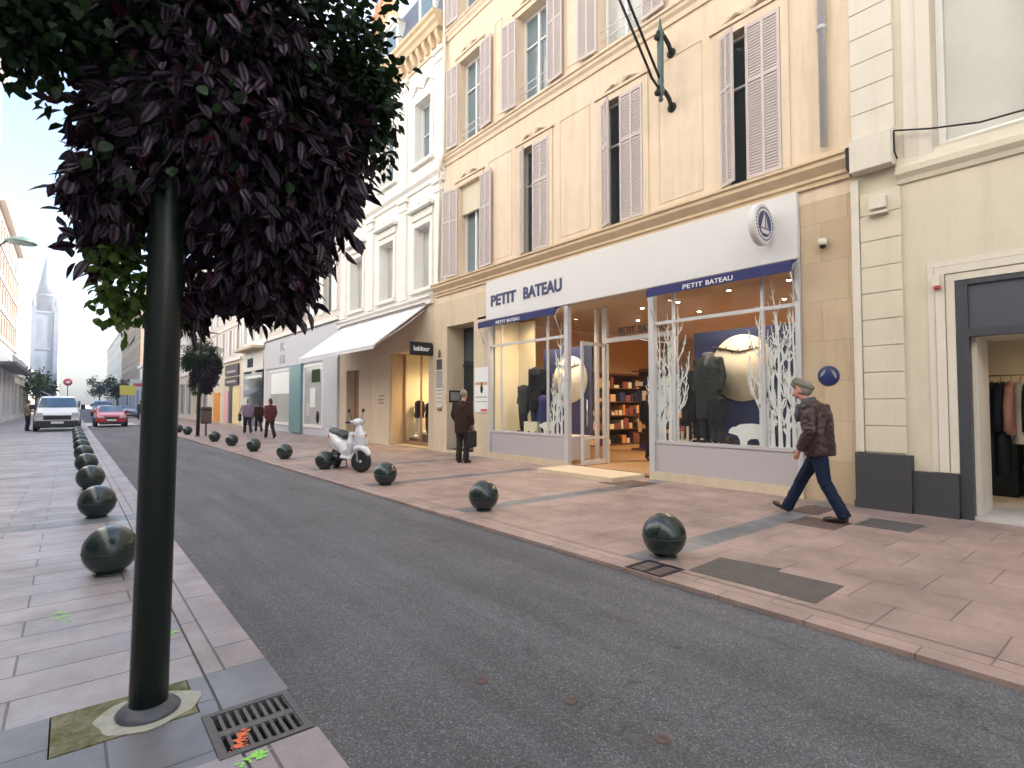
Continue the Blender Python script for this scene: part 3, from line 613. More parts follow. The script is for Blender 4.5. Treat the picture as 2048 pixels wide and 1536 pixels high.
# fascia sign, awnings, emblem, plaque
def signs():
    t=thing('shop_sign','long white shop sign reading PETIT BATEAU under the ochre cornice','sign',(XF-.1,7.8,4.2))
    b=MB(); b.box(XF-.10,XF+.02,3.715,11.86,3.71,4.755); b.build('panel','white_sign',t,bev=.008)
    text('PETIT','letters','navy_l',t,(XF-.104,11.62,4.06),.40,width=1.05,ext=.012,bold=.012); text('BATEAU','letters','navy_l',t,(XF-.104,10.28,4.06),.40,width=1.36,ext=.012,bold=.012)
    EX,EY,EZ=8.42,4.14,4.28
    e=thing('round_emblem','round white projecting sign with a boat emblem above the navy awning','emblem',(EX,EY,EZ))
    b=MB(); b.lathe([(.28,-.06),(.315,-.056),(.33,-.04),(.33,.04),(.315,.056),(.28,.06)],(EX,EY,EZ),44,0,'Y'); b.build('disc','white_sign',e)
    b=MB(); b.tube([(EX+.28,EY,EZ+.02),(XF-.09,EY,EZ+.02)],.03,10); b.lathe([(.09,-.02),(.09,.0)],(XF-.10,EY,EZ+.02),16,0,'X'); b.build('wall_bracket','zinc',e)
    b=MB(); F=lambda u,v,d:(EX+u,EY-.061+d,EZ+v)
    b.prism([(.205*math.cos(a),.205*math.sin(a)) for a in np.linspace(0,2*math.pi,33)[:-1]],F,-.004,.006,1)
    P=lambda pts,m:b.prism(pts,F,-.008,-.0045,m)
    P([(-.15,-.09),(.15,-.09),(.10,-.155),(-.10,-.155)],0); P([(-.01,-.07),(-.01,.18),(-.13,-.07)],0); P([(.02,-.07),(.02,.14),(.11,-.07)],2)
    for i in range(30):
        a=2*math.pi*i/30; u,v=.255*math.cos(a),.255*math.sin(a); s=.014; b.prism([(u-s,v-s),(u+s,v-s),(u+s,v+s),(u-s,v+s)],F,-.003,.006,1)
    b.build('boat_emblem',['white_sign','navy_l','lilac'],e)
    def awning(y0,y1,lab,txt,ty,tw):
        a=thing('awning',lab,'awning',(XF,(y0+y1)/2,3.6))
        b=MB(); b.prism([(-.30,3.48),(-.30,3.63),(-.27,3.655),(-.115,3.69),(-.115,3.66),(-.26,3.61),(-.285,3.48)],lambda u,v,d:(XF+u,d,v),y0,y1); b.build('canvas','navy',a)
        text('PETIT','letters','white_l',a,(XF-.303,ty,3.51),.115,width=tw*.42,ext=.002,bold=.0012); text('BATEAU','letters','white_l',a,(XF-.303,ty-tw*.48,3.51),.115,width=tw*.52,ext=.002,bold=.0012)
        for y in (y0+.02,y1-.02): k=MB(); k.tube([(XF-.11,y,3.70),(XF-.285,y,3.46),(XF-.09,y,3.05)],.012,6); k.build('arm','alu',a)
    awning(3.72,6.42,'retracted navy canvas awning over the right shop window','PETIT BATEAU',5.62,.95)
    awning(8.95,11.95,'retracted navy canvas awning over the left shop window','PETIT BATEAU',11.15,.95)
    p=thing('round_plaque','round blue plaque with a pale sail shape on the stone pier','plaque',(XF,3.34,1.87))
    b=MB(); b.lathe([(.135,-.018),(.15,-.012),(.15,.0)],(XF,3.34,1.87),32,0,'X'); b.build('disc','blue',p)
    b=MB(); X=XF-.0195; Q=lambda pts:b.prism(pts,lambda u,v,d:(X+d,3.34-u,1.87+v),-.002,.0)
    Q([(-.115,-.02),(-.10,.04),(-.06,.085),(-.035,.095),(-.05,.04),(-.085,.0)]); Q([(.035,.10),(.075,.075),(.11,.02),(.115,-.04),(.09,-.03),(.06,.04)]); b.build('sail_mark','stone_g',p)
    c=thing('security_camera','small cream dome camera on the stone pier beside the white sign','camera',(XF,3.36,3.84))
    b=MB(); b.lathe([(.06,3.93),(.065,3.85),(.05,3.83)],(XF-.07,3.36,0),14); b.box(XF-.05,XF,3.33,3.39,3.86,3.93); b.build('housing','cream_w',c); b=MB(); b.ball((XF-.07,3.36,3.825),.045,12); b.build('dome','void',c)
    # wall poster and tall plate sign
    q=thing('poster','white wall poster with a dark figure beside the dark green doorway','poster',(XF,12.15,1.85))
    b=MB(); b.box(XF-.02,XF,11.86,12.50,1.22,2.46); b.build('board','poster',q)
    b=MB(); X=XF-.0245
    for y0,y1,z0,z1,mm in ((11.9,12.46,1.62,1.66,0),(11.9,12.46,1.50,1.53,0),(11.9,12.2,1.25,1.31,1),(11.9,12.46,1.97,2.05,2)): b.box(X,X+.004,y0,y1,z0,z1,mm)
    b.ball((X+.002,12.16,1.86),(.004,.07,.12),10,3); b.ball((X+.002,12.16,2.0),(.004,.035,.06),10,3); b.build('print',['lilac','red','cloth_c','void'],q)
    s=thing('information_plate','tall narrow grey information plate on the pale pier left of the dark green doorway','sign',(XF,14.35,2.2))
    b=MB(); b.box(XF-.03,XF,14.18,14.54,1.35,2.85); b.build('plate','cream_w',s)
    b=MB(); X=XF-.0345; b.box(X,X+.004,14.20,14.52,2.5,2.82,0); b.box(X,X+.004,14.20,14.52,1.95,2.46,1)
    for z in (1.85,1.75,1.62,1.5): b.box(X,X+.004,14.22,14.50,z,z+.02,0)
    for i in range(6): b.box(X-.001,X+.003,14.24,14.48,2.0+i*.075,2.03+i*.075,2)
    b.build('print',['dgrey','stone_g','zinc'],s)
    b=MB(); b.lathe([(.03,2.87),(.05,2.95),(.03,3.05),(.008,3.13)],(XF-.03,14.36,0),10); b.build('finial','rust',s); b=MB(); b.box(XF-.04,XF,14.26,14.46,1.24,1.31); b.build('bracket','rust',s)
    h=thing('house_number_plate','small grey framed notice in the door reveal beside the brown coated man','notice',(XF+.3,13.98,1.7))
    b=MB(); b.box(XF+.08,XF+.5,13.95,13.978,1.5,1.86); b.build('board','iron',h); b=MB(); b.box(XF+.12,XF+.46,13.945,13.9495,1.55,1.81,0); b.build('print','stone_g',h)
    # projecting black sign
    k=thing('projecting_sign','black projecting shop sign with white lettering left of the doorway','sign',(XF,14.8,3.2))
    b=MB(); b.box(XF-.80,XF-.03,14.76,14.84,2.95,3.36); b.build('panel','black',k,bev=.01); text('kaldour','letters','white_l',k,(XF-.70,14.757,3.09),.20,right=(1,0,0),width=.56,bold=.006)
    b=MB(); b.box(XF-.03,XF,14.77,14.83,3.0,3.3); b.build('wall_bracket','iron',k)
    # wall lamp bracket
    w=thing('lamp_bracket','green cast wall bracket with two long rods between the shuttered windows','lamp bracket',(XF,6.0,7.8))
    b=MB(); x=XF-.36; b.lathe([(.012,7.08),(.05,7.12),(.03,7.18),(.07,7.25),(.075,7.32),(.05,7.40),(.06,7.46),(.055,7.55),(.062,8.25),(.05,8.33),(.08,8.38),(.05,8.45),(.03,8.55),(.012,8.68)],(x,6.0,0),14); b.build('post','bracket',w)
    for z in (7.30,8.36):
        b=MB(); b.tube([(x-.10,6,z-.06),(x-.06,6,z+.03),(x,6,z+.04),(x+.14,6,z+.02),(x+.26,6,z-.06),(x+.32,6,z-.16),(x+.36,6,z-.20)],[.03,.04,.045,.04,.04,.04,.05],10); b.ball((x-.10,6,z-.08),.06,12); b.lathe([(.09,-.03),(.09,.0)],(XF,6,z-.2),16,0,'X'); b.build('scroll','iron',w)
    b=MB(); b.tube([(x,6,7.48),(x-1.9,5.95,9.6)],.024,8); b.build('rod','iron',w)
    b=MB(); b.tube([(x,6,7.36),(x-.12,5.99,7.34),(x-.30,5.98,7.42),(x-.42,5.97,7.55),(x-2.2,5.93,9.5)],.024,8); b.build('rod','iron',w)
    b=MB(); b.lathe([(.02,9.62),(.22,9.55),(.24,9.5),(.16,9.42),(.02,9.40)],(x-2.15,5.94,0),18); b.build('lantern','bracket',w)
signs()
# ------------------------------------------------------------------ cream building on the right
def cream():
    t=thing('shop_building','cream rendered building with grooved corner pier, charcoal plinth and open clothes shop','building',(XF,0,0))
    b=MB(); U=[(.35,2.0,4.86,8.2,.30),(-3.2,-1.5,4.86,8.2,.30),(.35,2.0,9.6,12.4,.30),(-3.2,-1.5,9.6,12.4,.30)]
    facade(b,WR,-30,2.97,4.5,17,U); facade(b,WR,-30,2.97,3.03,4.5); facade(b,WR,1.815,2.97,0,3.03); facade(b,WR,-30,-1.8,0,3.03)
    shell(b,WR,-30,2.97,0,17,10,0,1); b.build('wall',['cream','slate'],t)
    # lower corner pier: plain strip and grooved blocks
    b=MB(); wbox(b,WR,-.075,.01,2.87,2.969,.78,4.66); b.build('corner_strip','cream_w',t)
    b=MB(); z=.78; zs=[]; 
    while z<4.40: zs.append(z); z+=.372
    for z in zs: wbox(b,WR,-.055,.01,2.37,2.862,z,min(z+.358,4.44))
    wbox(b,WR,-.040,.008,2.372,2.86,.76,4.44); b.build('grooved_pier','cream',t,bev=.006)
    b=MB(); z=5.26
    while z<16.5: wbox(b,WR,-.055,.01,2.42,2.95,z,z+.358); z+=.372
    wbox(b,WR,-.040,.008,2.422,2.948,5.2,16.6); b.build('grooved_pier','cream_w',t,bev=.006)
    # band course and alarm boxes
    b=MB(); b.prism([(.02,4.46),(-.03,4.46),(-.05,4.52),(-.10,4.58),(-.10,4.66),(-.07,4.70),(.02,4.86)],lambda u,v,d:(XF+u,d,v),-30,2.41); b.build('band_course','cream',t)
    b=MB(); wbox(b,WR,-.22,-.005,2.42,2.93,4.74,5.19); b.build('capital_block','cream_w',t,bev=.01)
    b=MB(); wbox(b,WR,-.14,-.06,2.52,2.72,4.18,4.34); wbox(b,WR,-.15,-.06,2.50,2.74,4.10,4.13); b.build('vent_box','cream_w',t)
    # upper window with stepped reveal
    for (a,c,z0,z1,e) in U:
        b=MB(); wbox(b,WR,-.035,.02,c+.002,c+.16,z0-.1,z1+.16); wbox(b,WR,-.035,.02,a-.16,a-.002,z0-.1,z1+.16); wbox(b,WR,-.033,.02,a-.002,c+.002,z1+.002,z1+.16); wbox(b,WR,-.02,.02,c+.165,c+.32,z0-.1,z1+.3); b.build('window_surround','cream_w',t)
        window(t,WR,a,c,z0,z1,e,'white_frame','frost',None,False,.085)
    # shop surround
    b=MB(); y0,y1=-1.8,1.818
    for o,w,d in ((.28,.07,-.02),(.20,.10,-.045),(.09,.09,-.03)):
        wbox(b,WR,d,.01,y1+o-w,y1+o,.57,3.03+o); wbox(b,WR,d-.001,.009,y0,y1+o-w-.001,3.03+o-w,3.03+o)
    b.build('door_surround','cream_w',t)
    b=MB(); wbox(b,WR,-.13,.008,2.305,2.97,0,.76); wbox(b,WR,-.15,.008,2.305,2.98,0,.10); wbox(b,WR,-.09,.008,1.82,2.30,0,.56); wbox(b,WR,-.105,.008,1.82,2.30,0,.08); b.build('plinth','plinth',t)
    b=MB(); wbox(b,WR,-.03,.10,1.69,1.813,0,3.02); wbox(b,WR,-.03,.10,-1.8,1.69,2.30,2.40); wbox(b,WR,-.035,.10,-1.8,1.688,2.96,3.02); wbox(b,WR,-.03,.10,-1.8,-1.7,0,2.3); b.build('shopfront_frame','dgrey',t)
    b=MB(); wbox(b,WR,.0,.06,-1.7,1.688,2.402,2.958); b.build('fascia_panel','dgrey2',t)
    # jamb, room
    b=MB(); wbox(b,WR,.102,.72,1.64,1.80,0,2.36); wbox(b,WR,.102,1.05,-1.7,1.64,2.31,2.37); b.build('door_jamb','cream_w',t)
    b=MB(); wbox(b,WR,.0,6,-1.8,2.9,-.02,.05); b.build('shop_floor','far_pale',t)
    b=MB(); wbox(b,WR,6,6.08,-3.8,4.3,.05,2.9); wbox(b,WR,.73,6,2.90,2.96,.05,2.9); wbox(b,WR,.66,.72,1.81,2.96,.05,2.9); wbox(b,WR,1.06,6,-3.8,-3.75,.05,2.9)
    wbox(b,WR,3.2,3.28,1.2,2.9,.05,2.9); b.build('shop_wall','warmwhite',t)
    b=MB(); wbox(b,WR,1.05,6.1,-3.8,2.95,2.91,2.97); b.build('shop_ceiling','ceil',t)
    m=MB(); m.box(XF+.25,XF+.9,-.3,1.22,.05,.062); tag(m.build('doormat','rubber'),'dark doormat just inside the clothes shop at the right edge','doormat')
    light('shop_lamp',(XF+2.2,.6,2.6),60*LAMPK,(1,.66,.34),.2)
    for y in (.3,1.5):
        k=MB(); k.lathe([(.06,2.905),(.06,2.88),(.05,2.875)],(XF+1.9,y,0),12); s=k.build('ceiling_spot','white_frame',t); q=MB(); q.lathe([(.045,2.874),(.04,2.868)],(XF+1.9,y,0),12); q.build('bulb','lamp',s)
    # alarm bell
    a=thing('alarm_box','small cream alarm box with a red base on the moulding beside the charcoal shop frame','alarm',(XF,1.98,3.0))
    b=MB(); b.box(XF-.13,XF-.04,1.95,2.02,2.98,3.12); b.build('housing','cream_w',a); b=MB(); b.lathe([(.03,2.975),(.045,2.955),(.02,2.935)],(XF-.085,1.985,0),12); b.build('lens','red',a)
    # cable
    b=MB(); b.tube([(XF-.1,2.41,5.20),(XF-.12,2.0,5.06),(XF-.12,1.5,4.94),(XF-.12,1.0,4.92),(XF-.12,.2,5.0),(XF-.1,-1,5.3)],.012,6); b.tube([(XF-.11,2.41,5.2),(XF-.11,2.405,4.9),(XF-.1,2.38,4.8)],.01,6); tag(b.build('cable','iron'),'thin black cable sagging across the cream upper wall at the right','cable')
    # clothes rail and garments
    r=thing('clothes_rail','chrome clothes rail inside the shop at the right edge','clothes rail',(XF+1.15,1.4,0))
    b=MB(); x=XF+1.12; b.tube([(x,1.80,.06),(x,1.80,1.84),(x,.2,1.84),(x,.2,.06)],.016,8); b.build('rail','chrome',r)
    def garment(y,mat,w,h,lab,cat,z=1.76,sl=True):
        g=MB(); ce=x; th=.045
        prof=[(0,.02,.03),(-.03,w*.55,.06),(-.08,w*.95,.07),(-.3,w*.8,.07),(-.55*h-.1,w*.85,.08),(-h,w*1.05,.085)]
        # cross-section lies across the rail: width along x
        n=14; vs=[];fs=[]
        for k,(dz,ww,tt) in enumerate(prof):
            for j in range(n):
                a=2*math.pi*j/n; f=1+.25*math.sin(5*a+k); vs.append((ce+ww*.5*math.cos(a),y+tt*f*math.sin(a),z+dz))
        for k in range(len(prof)-1):
            for j in range(n): fs.append((k*n+j,k*n+(j+1)%n,(k+1)*n+(j+1)%n,(k+1)*n+j))
        fs.append(tuple(range(n))); fs.append(tuple(range((len(prof)-1)*n,len(prof)*n))); g.add(vs,fs,0,True)
        if sl:
            for s in (-1,1): g.tube([(ce+s*w*.42,y,z-.08),(ce+s*w*.52,y+.01,z-.35),(ce+s*w*.5,y+.02,z-.68)],[.05,.055,.045],8)
        o=g.build('garment',mat); tag(o,lab,cat)
        k=MB(); k.tube([(ce-w*.3,y,z-.03),(ce,y,z+.01),(ce+w*.3,y,z-.03)],.008,5); k.tube([(ce,y,z+.01),(ce,y,z+.09)],.005,5); k.build('hanger','chrome',o)
    garment(1.70,'cloth_b',.46,1.38,'long black coat hanging nearest the white door jamb','coat')
    garment(1.585,'cloth_b',.42,1.25,'black dress hanging between the long black coat and the rust pink blouse','dress')
    garment(1.475,'cloth_p',.42,.72,'rust pink blouse hanging beside the black dress','blouse')
    garment(1.38,'cloth_w',.36,.84,'cream scarf top hanging beside the rust pink blouse','top',sl=False)
    garment(1.29,'cloth_b',.44,1.30,'black coat hanging behind the cream scarf top','coat')
    garment(1.18,'cloth_c',.44,.98,'apricot cardigan hanging at the right picture edge','cardigan')
    garment(1.07,'cloth_b',.44,1.25,'black garment hanging last on the rail','coat')
    k=MB()
    for i in range(4): k.box(XF+2.2,XF+2.9,.6+.5*i,1.0+.5*i,.052,.9+.2*(i%2),i%3)
    tag(k.build('stacked_clothes',['cloth_b','cloth_p','cloth_g']),kind='stuff')
    return t
cream()
# ------------------------------------------------------------------ ornate white building with beige shop
def ornate():
    t=thing('ornate_building','white ornate building with deep windows, bracketed cornice and slate mansard above the beige shop','building',(XF,18.3,0))
    Y=[(14.95,15.98),(17.50,18.60),(20.12,21.30)]; Y0,Y1=14.1,22.4
    F1=[(a,c,5.2,7.27,.32) for a,c in Y]; F2=[(a,c,9.40,11.45,.32) for a,c in Y]
    b=MB(); facade(b,WR,Y0,Y1,4.92,13.5,F1+F2); shell(b,WR,Y0,Y1,4.0,13.5,9,0,0); b.build('wall',['white_wall'],t)
    for o in F1: window(t,WR,*o[:4],o[4],pm='curtain',transom=None)
    for o in F2: window(t,WR,*o[:4],o[4],pm='pane_b',transom=.5)
    def course(name,z0,prof,mat='white_wall',y0=Y0+.01,y1=Y1-.01):
        b=MB(); b.prism([(-x,z0+z) for x,z in prof],lambda u,v,d:(XF+u,d,v),y0,y1); return b.build(name,mat,t)
    course('base_course',4.62,[(-.05,0),(.12,0),(.12,.14),(.20,.2),(.20,.26),(-.05,.32)],'white_wall',14.76)
    course('string_course',8.48,[(-.05,0),(.06,0),(.06,.12),(.16,.22),(.16,.3),(-.05,.34)])
    course('cornice',13.12,[(-.05,0),(.26,0),(.32,.12),(.40,.18),(.40,.30),(.48,.36),(.48,.46),(-.05,.52)],'ochre_trim')
    course('frieze_moulding',12.62,[(-.05,0),(.05,0),(.08,.06),(-.05,.1)],'peach_trim')
    y=Y0+.18
    while y<Y1-.2:
        b=MB(); b.prism([(0.0,12.74),(-.10,12.76),(-.22,12.98),(-.24,13.118),(0.0,13.118)],lambda u,v,d:(XF+u+.002,d,v),y,y+.16); b.build('cornice_bracket','ochre_trim',t); y+=.40
    # surrounds, pilasters, pediments
    for ops,pe in ((F1,True),(F2,False)):
        for (a,c,z0,z1,e) in ops:
            b=MB(); w=.15
            wbox(b,WR,-.05,.02,a-w,a-.002,z0,z1+w); wbox(b,WR,-.05,.02,c+.002,c+w,z0,z1+w); wbox(b,WR,-.048,.02,a-.002,c+.002,z1+.002,z1+w)
            wbox(b,WR,-.14,.02,a-w-.05,c+w+.05,z0-.14,z0-.03)
            m=(a+c)/2
            if pe:
                wbox(b,WR,-.07,.02,a-w,c+w,z1+.24,z1+.46); b.prism([(-.24,0),(-.02,0),(-.02,.10),(-.24,.10)],lambda u,v,d:(XF+u,d,z1+.50+v),a-w-.12,c+w+.12)
                b.prism([(a-w-.10,z1+.602),(c+w+.10,z1+.602),(m,z1+1.0)],lambda u,v,d:(XF+d,u,v),-.16,-.004)
                b.ball(WR(-.17,m,z1+.74),(.05,.12,.1),10)
            else:
                b.ball(WR(-.03,m,z1+.55),(.06,.16,.20),12)
                for s in (-1,1): b.tube([WR(-.03,m+s*.15,z1+.45),WR(-.04,m+s*.35,z1+.62),WR(-.04,m+s*.55,z1+.48),WR(-.03,m+s*.7,z1+.35)],[.05,.06,.05,.02],8)
                wbox(b,WR,-.03,.02,a,c,z0-.52,z0-.24)
            b.build('window_surround','white_wall',t)
    for z0,z1 in ((4.96,8.46),(8.84,12.6)):
        for yc in (14.42,16.74,19.36,21.95):
            b=MB(); w=.22; wbox(b,WR,-.07,.015,yc-w,yc+w,z0+.22,z1-.42); wbox(b,WR,-.11,.014,yc-w-.05,yc+w+.05,z0,z0+.22); wbox(b,WR,-.11,.014,yc-w-.04,yc+w+.04,z1-.42,z1-.30); wbox(b,WR,-.15,.014,yc-w-.09,yc+w+.09,z1-.14,z1-.005); wbox(b,WR,-.085,.013,yc-w,yc+w,z1-.30,z1-.14)
            b.build('pilaster','white_wall',t)
    # mansard with dormers
    b=MB(); b.prism([(0,13.5),(.02,13.64),(.55,15.9),(2.5,16.7),(9,16.7),(9,13.5)],lambda u,v,d:(XF+u,d,v),Y0+.02,Y1-.02); b.build('mansard_roof','slate',t)
    for a,c in Y:
        b=MB(); m=(a+c)/2; wbox(b,WR,.10,1.4,m-.55,m+.55,13.7,15.35); b.prism([(m-.65,15.35),(m+.65,15.35),(m,15.8)],lambda u,v,d:(XF+d,u,v),.02,1.8); d=b.build('dormer','white_wall',t)
        g=MB(); wbox(g,WR,.085,.098,m-.36,m+.36,13.9,15.2); g.build('dormer_window','pane_b',d)
    b=MB(); b.box(XF+1.2,XF+2,21.2,22.2,16,18.6); b.box(XF+1.3,XF+1.9,21.3,21.6,18.6,19.1); b.box(XF+1.3,XF+1.9,21.8,22.1,18.6,19.1); b.build('chimney','tile',t)
    # beige shop at street level
    E=(15.05,17.6,0,3.22,.50); D=(20.40,21.66,.02,2.80,.35)
    b=MB(); facade(b,WR,14.755,Y1,0,4.92,[E,D]); b.build('shop_wall','beige',t)
    b=MB(); wbox(b,WR,.35,.40,20.3,21.8,0,2.9); d=b.build('door','tan_door',t); k=MB(); k.ball(WR(.33,20.55,1.05),.03,8); k.build('handle','chrome',d)
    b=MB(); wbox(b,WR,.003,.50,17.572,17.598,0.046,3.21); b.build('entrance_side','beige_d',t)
    b=MB(); wbox(b,WR,-.04,.012,17.70,19.05,.02,3.18); wbox(b,WR,-.06,.012,17.66,19.09,0,.16); b.build('stone_facing','stone_l',t)
    b=MB(); wbox(b,WR,.46,.52,17.50,17.59,.05,3.2); wbox(b,WR,.46,.52,16.35,16.39,.16,3.2); wbox(b,WR,.46,.52,15.06,15.11,.05,3.2); wbox(b,WR,.46,.52,15.11,17.5,.05,.16); b.build('shopfront_frame','tan_door',t)
    b=MB(); b.quad(WR(.49,15.11,.16),WR(.49,17.5,.16),WR(.49,17.5,3.2),WR(.49,15.11,3.2)); b.build('shop_window_glass','glass',t,norm=False)
    b=MB(); wbox(b,WR,.53,3.2,17.58,17.66,0,3.3); wbox(b,WR,.53,3.2,14.9,14.98,0,3.3); wbox(b,WR,3.2,3.28,14.9,17.66,0,3.3); b.build('display_wall','warmwhite',t)
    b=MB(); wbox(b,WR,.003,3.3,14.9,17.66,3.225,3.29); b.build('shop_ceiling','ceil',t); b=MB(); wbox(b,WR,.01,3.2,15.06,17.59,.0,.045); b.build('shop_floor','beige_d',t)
    light('shop_lamp',(XF+1.6,16.1,3.0),420*LAMPK,(1,.70,.36),.2)
    k=MB(); k.lathe([(.07,3.222),(.07,3.19)],(XF+1.3,16.5,0),12); s=k.build('ceiling_spot','white_frame',t); q=MB(); q.lathe([(.05,3.189),(.04,3.18)],(XF+1.3,16.5,0),12); q.build('bulb','lamp',s)
    # wall marks right of the door
    b=MB(); X=XF-.045
    for z,w in ((1.72,.42),(1.58,.5),(1.46,.5)): b.box(X,X+.004,18.1,18.1+w,z,z+.05)
    b.build('wall_lettering','tan_door',t)
    # wide white awning
    a=thing('awning','wide white canvas awning sloping down over the beige shop','awning',(XF,18.6,4.2))
    b=MB(); xo=6.98; b.prism([(XF-.02,4.60),(XF-.02,4.635),(xo,3.235),(xo,3.10),(xo+.01,3.10),(xo+.012,3.205)],lambda u,v,d:(u,d,v),15.15,22.0); b.build('canvas','awn_w',a)
    b=MB(); b.tube([(xo+.02,15.12,3.2),(xo+.02,22.03,3.2)],.03,8); b.build('front_bar','white_frame',a)
    for y in (15.25,21.9):
        b=MB(); b.tube([(XF-.06,y,4.45),(XF-.8,y-.02 if y>18 else y+.02,3.85),(xo+.04,y,3.2)],.022,8); b.build('folding_arm','white_frame',a)
    b=MB(); wbox(b,WR,-.16,-.004,15.1,22.05,4.642,4.66); b.build('head_box','dgrey',a)
    return t
ornate()
# generic street building
def rowhouse(name,label,W,y0,y1,H,wall,gh,floors,nw,gmat='cream',shop=None,dep=9,win=(1.0,1.9),pm='pane',shut=None,trim='white_wall',cat='building',detail=True):
    t=thing(name,label,cat,W(0,(y0+y1)/2,0)); ops=[]; fh=(H-gh-.6)/floors; step=(y1-y0)/nw
    for f in range(floors):
        for i in range(nw):
            yc=y0+step*(i+.5); z0=gh+.45+f*fh; ops.append((yc-win[0]/2,yc+win[0]/2,z0,min(z0+win[1],gh+(f+1)*fh-.3),.22))
    b=MB(); facade(b,W,y0,y1,gh,H,ops); shell(b,W,y0,y1,0,H,dep,0,1); b.build('wall',[wall,'tile'],t)
    sops=[]
    if shop:
        n=shop; s=(y1-y0)/n; sops=[(y0+s*i+.35,y0+s*(i+1)-.35,.35,gh-.75,.25) for i in range(n)]
    b=MB(); facade(b,W,y0,y1,0,gh,sops); b.build('ground_floor',gmat,t)
    for k,o in enumerate(sops): window(t,W,*o[:4],o[4],'alu','curtain' if k%2 else 'pane',None,True,.08)
    for o in ops:
        if detail: window(t,W,*o[:4],o[4],pm=pm,transom=None)
        else:
            p=MB(); wbox(p,W,.20,.22,o[0]+.002,o[1]-.002,o[2]+.002,o[3]-.002); p.build('window',pm,t)
        if shut:
            for s in (-1,1):
                q=MB(); a=o[1]+.02 if s>0 else o[0]-.02-win[0]*.48; wbox(q,W,-.05,-.003,a,a+win[0]*.48,o[2],o[3]); q.build('shutter',shut,t)
    for p,za,zb,nm in [(.15,gh-.02,gh+.16,'string_course'),(.4,H-.3,H+.05,'cornice')]+[(.08,gh+f*fh-.12,gh+f*fh+.02,'string_course') for f in range(1,floors)]:
        b=MB(); wbox(b,W,-p,.02,y0+.02,y1-.02,za,zb); b.build(nm,trim,t)
    return t
def far_right():
    t=rowhouse('corner_shop_building','pale building with grey shopfront and teal column beyond the white awning',WR,22.4,33.6,14.2,'pink_far',5.05,3,4,'grey_shop',None,win=(1.1,2.0),shut='white_frame')
    # grey shopfront
    b=MB(); wbox(b,WR,-.06,.01,22.42,33.58,3.42,4.95); wbox(b,WR,-.10,.01,22.42,24.1,.02,3.42); wbox(b,WR,-.08,.01,22.42,24.1,3.36,3.419); b.build('fascia','grey_shop',t)
    b=MB(); wbox(b,WR,-.14,.012,27.0,28.75,.05,3.41); b.build('column','teal',t)
    for y0,y1,pm in ((24.25,26.85,'curtain'),(28.95,32.6,'curtain')):
        b=MB(); wbox(b,WR,-.05,.012,y0,y0+.1,.35,3.3); wbox(b,WR,-.05,.012,y1-.1,y1,.35,3.3); wbox(b,WR,-.05,.012,y0+.1,y1-.1,3.2,3.3); wbox(b,WR,-.05,.012,y0+.1,y1-.1,.35,.5); w=b.build('shop_window','white_frame',t)
        p=MB(); wbox(p,WR,-.02,.011,y0+.1,y1-.1,.5,3.2); p.build('pane','curtain' if y0<25 else 'frost',w)
    b=MB(); wbox(b,WR,-.03,-.021,29.1,32.4,2.0,3.15); b.build('window_poster','poster',t)
    b=MB()
    for y,z,r,h,mm in ((25.2,2.75,.55,.3,'leaf_y'),(25.6,1.75,.35,.45,'paper'),(26.2,1.2,.22,.3,'lilac')): b=MB(); wbox(b,WR,-.026,-.021,y-r,y+r,z-h,z+h); b.build('window_sticker',mm,t)
    b=MB(); b.ball(WR(-.03,24.9,.85),(.03,.2,.3),10); b.build('window_sticker','cloth_g',t)
    text('K','letters','stone_g',t,WR(-.065,30.6,4.30),.62,width=.8,bold=.02); text('18','letters','stone_g',t,WR(-.065,30.7,3.62),.62,width=.9,bold=.02)
    # balcony
    b=MB(); wbox(b,WR,-.7,0,23.2,33.2,8.3,8.42); b.build('balcony_slab','pale_far',t)
    b=MB()
    for i in range(61): y=23.25+i*.165; b.box(XF-.68,XF-.66,y,y+.02,8.42,9.25)
    b.box(XF-.69,XF-.65,23.2,33.2,9.25,9.30); b.build('balcony_railing','iron',t)
    t=rowhouse('narrow_building','narrow pale building with a small canopy and green shop emblem beyond the grey shopfront',WR,33.6,39.2,13.2,'white_wall',4.9,3,3,'pale_far',2,win=(.9,1.9),shut='white_frame')
    b=MB(); wbox(b,WR,-.7,0,33.9,38.6,4.75,4.9); b.build('canopy','beige',t)
    b=MB(); wbox(b,WR,-.05,-.002,34.0,38.8,3.5,4.6); b.build('fascia','white_sign',t); b=MB(); wbox(b,WR,-.07,-.051,36.3,37.6,3.75,4.3); b.build('fascia_emblem','leaf',t)
    b=MB(); wbox(b,WR,-.04,-.002,34.2,38.6,.1,3.35); b.build('shop_window','pane',t)
    t=rowhouse('pinkish_building','pinkish building with tall narrow windows above two dark brown signs',WR,39.2,50.5,12.6,'pink_far',4.45,3,5,'cream',None,win=(.8,2.0),shut='white_frame')
    
    for y0,y1,z1,mm in ((39.6,41.6,2.6,'yellowp'),(41.8,42.7,2.7,'dgrey'),(43.0,44.4,2.4,'pinkp'),(46.0,48.0,2.3,'orange')): b=MB(); wbox(b,WR,-.06,-.002,y0,y1,.1,z1); b.build('shopfront_panel',mm,t)
    for z0,z1,lab in ((3.45,4.2,'upper dark brown shop sign on the pinkish building'),(2.75,3.3,'lower dark shop sign with pale lettering on the pinkish building')):
        s=thing('shop_sign',lab,'sign',(XF,41.5,z0)); b=MB(); wbox(b,WR,-.12,-.003,39.9,43.8,z0,z1); b.build('panel','sign_d',s)
        b=MB(); wbox(b,WR,-.13,-.121,40.5,43.2,z0+.2,z0+.32); b.build('lettering','lilac',s)
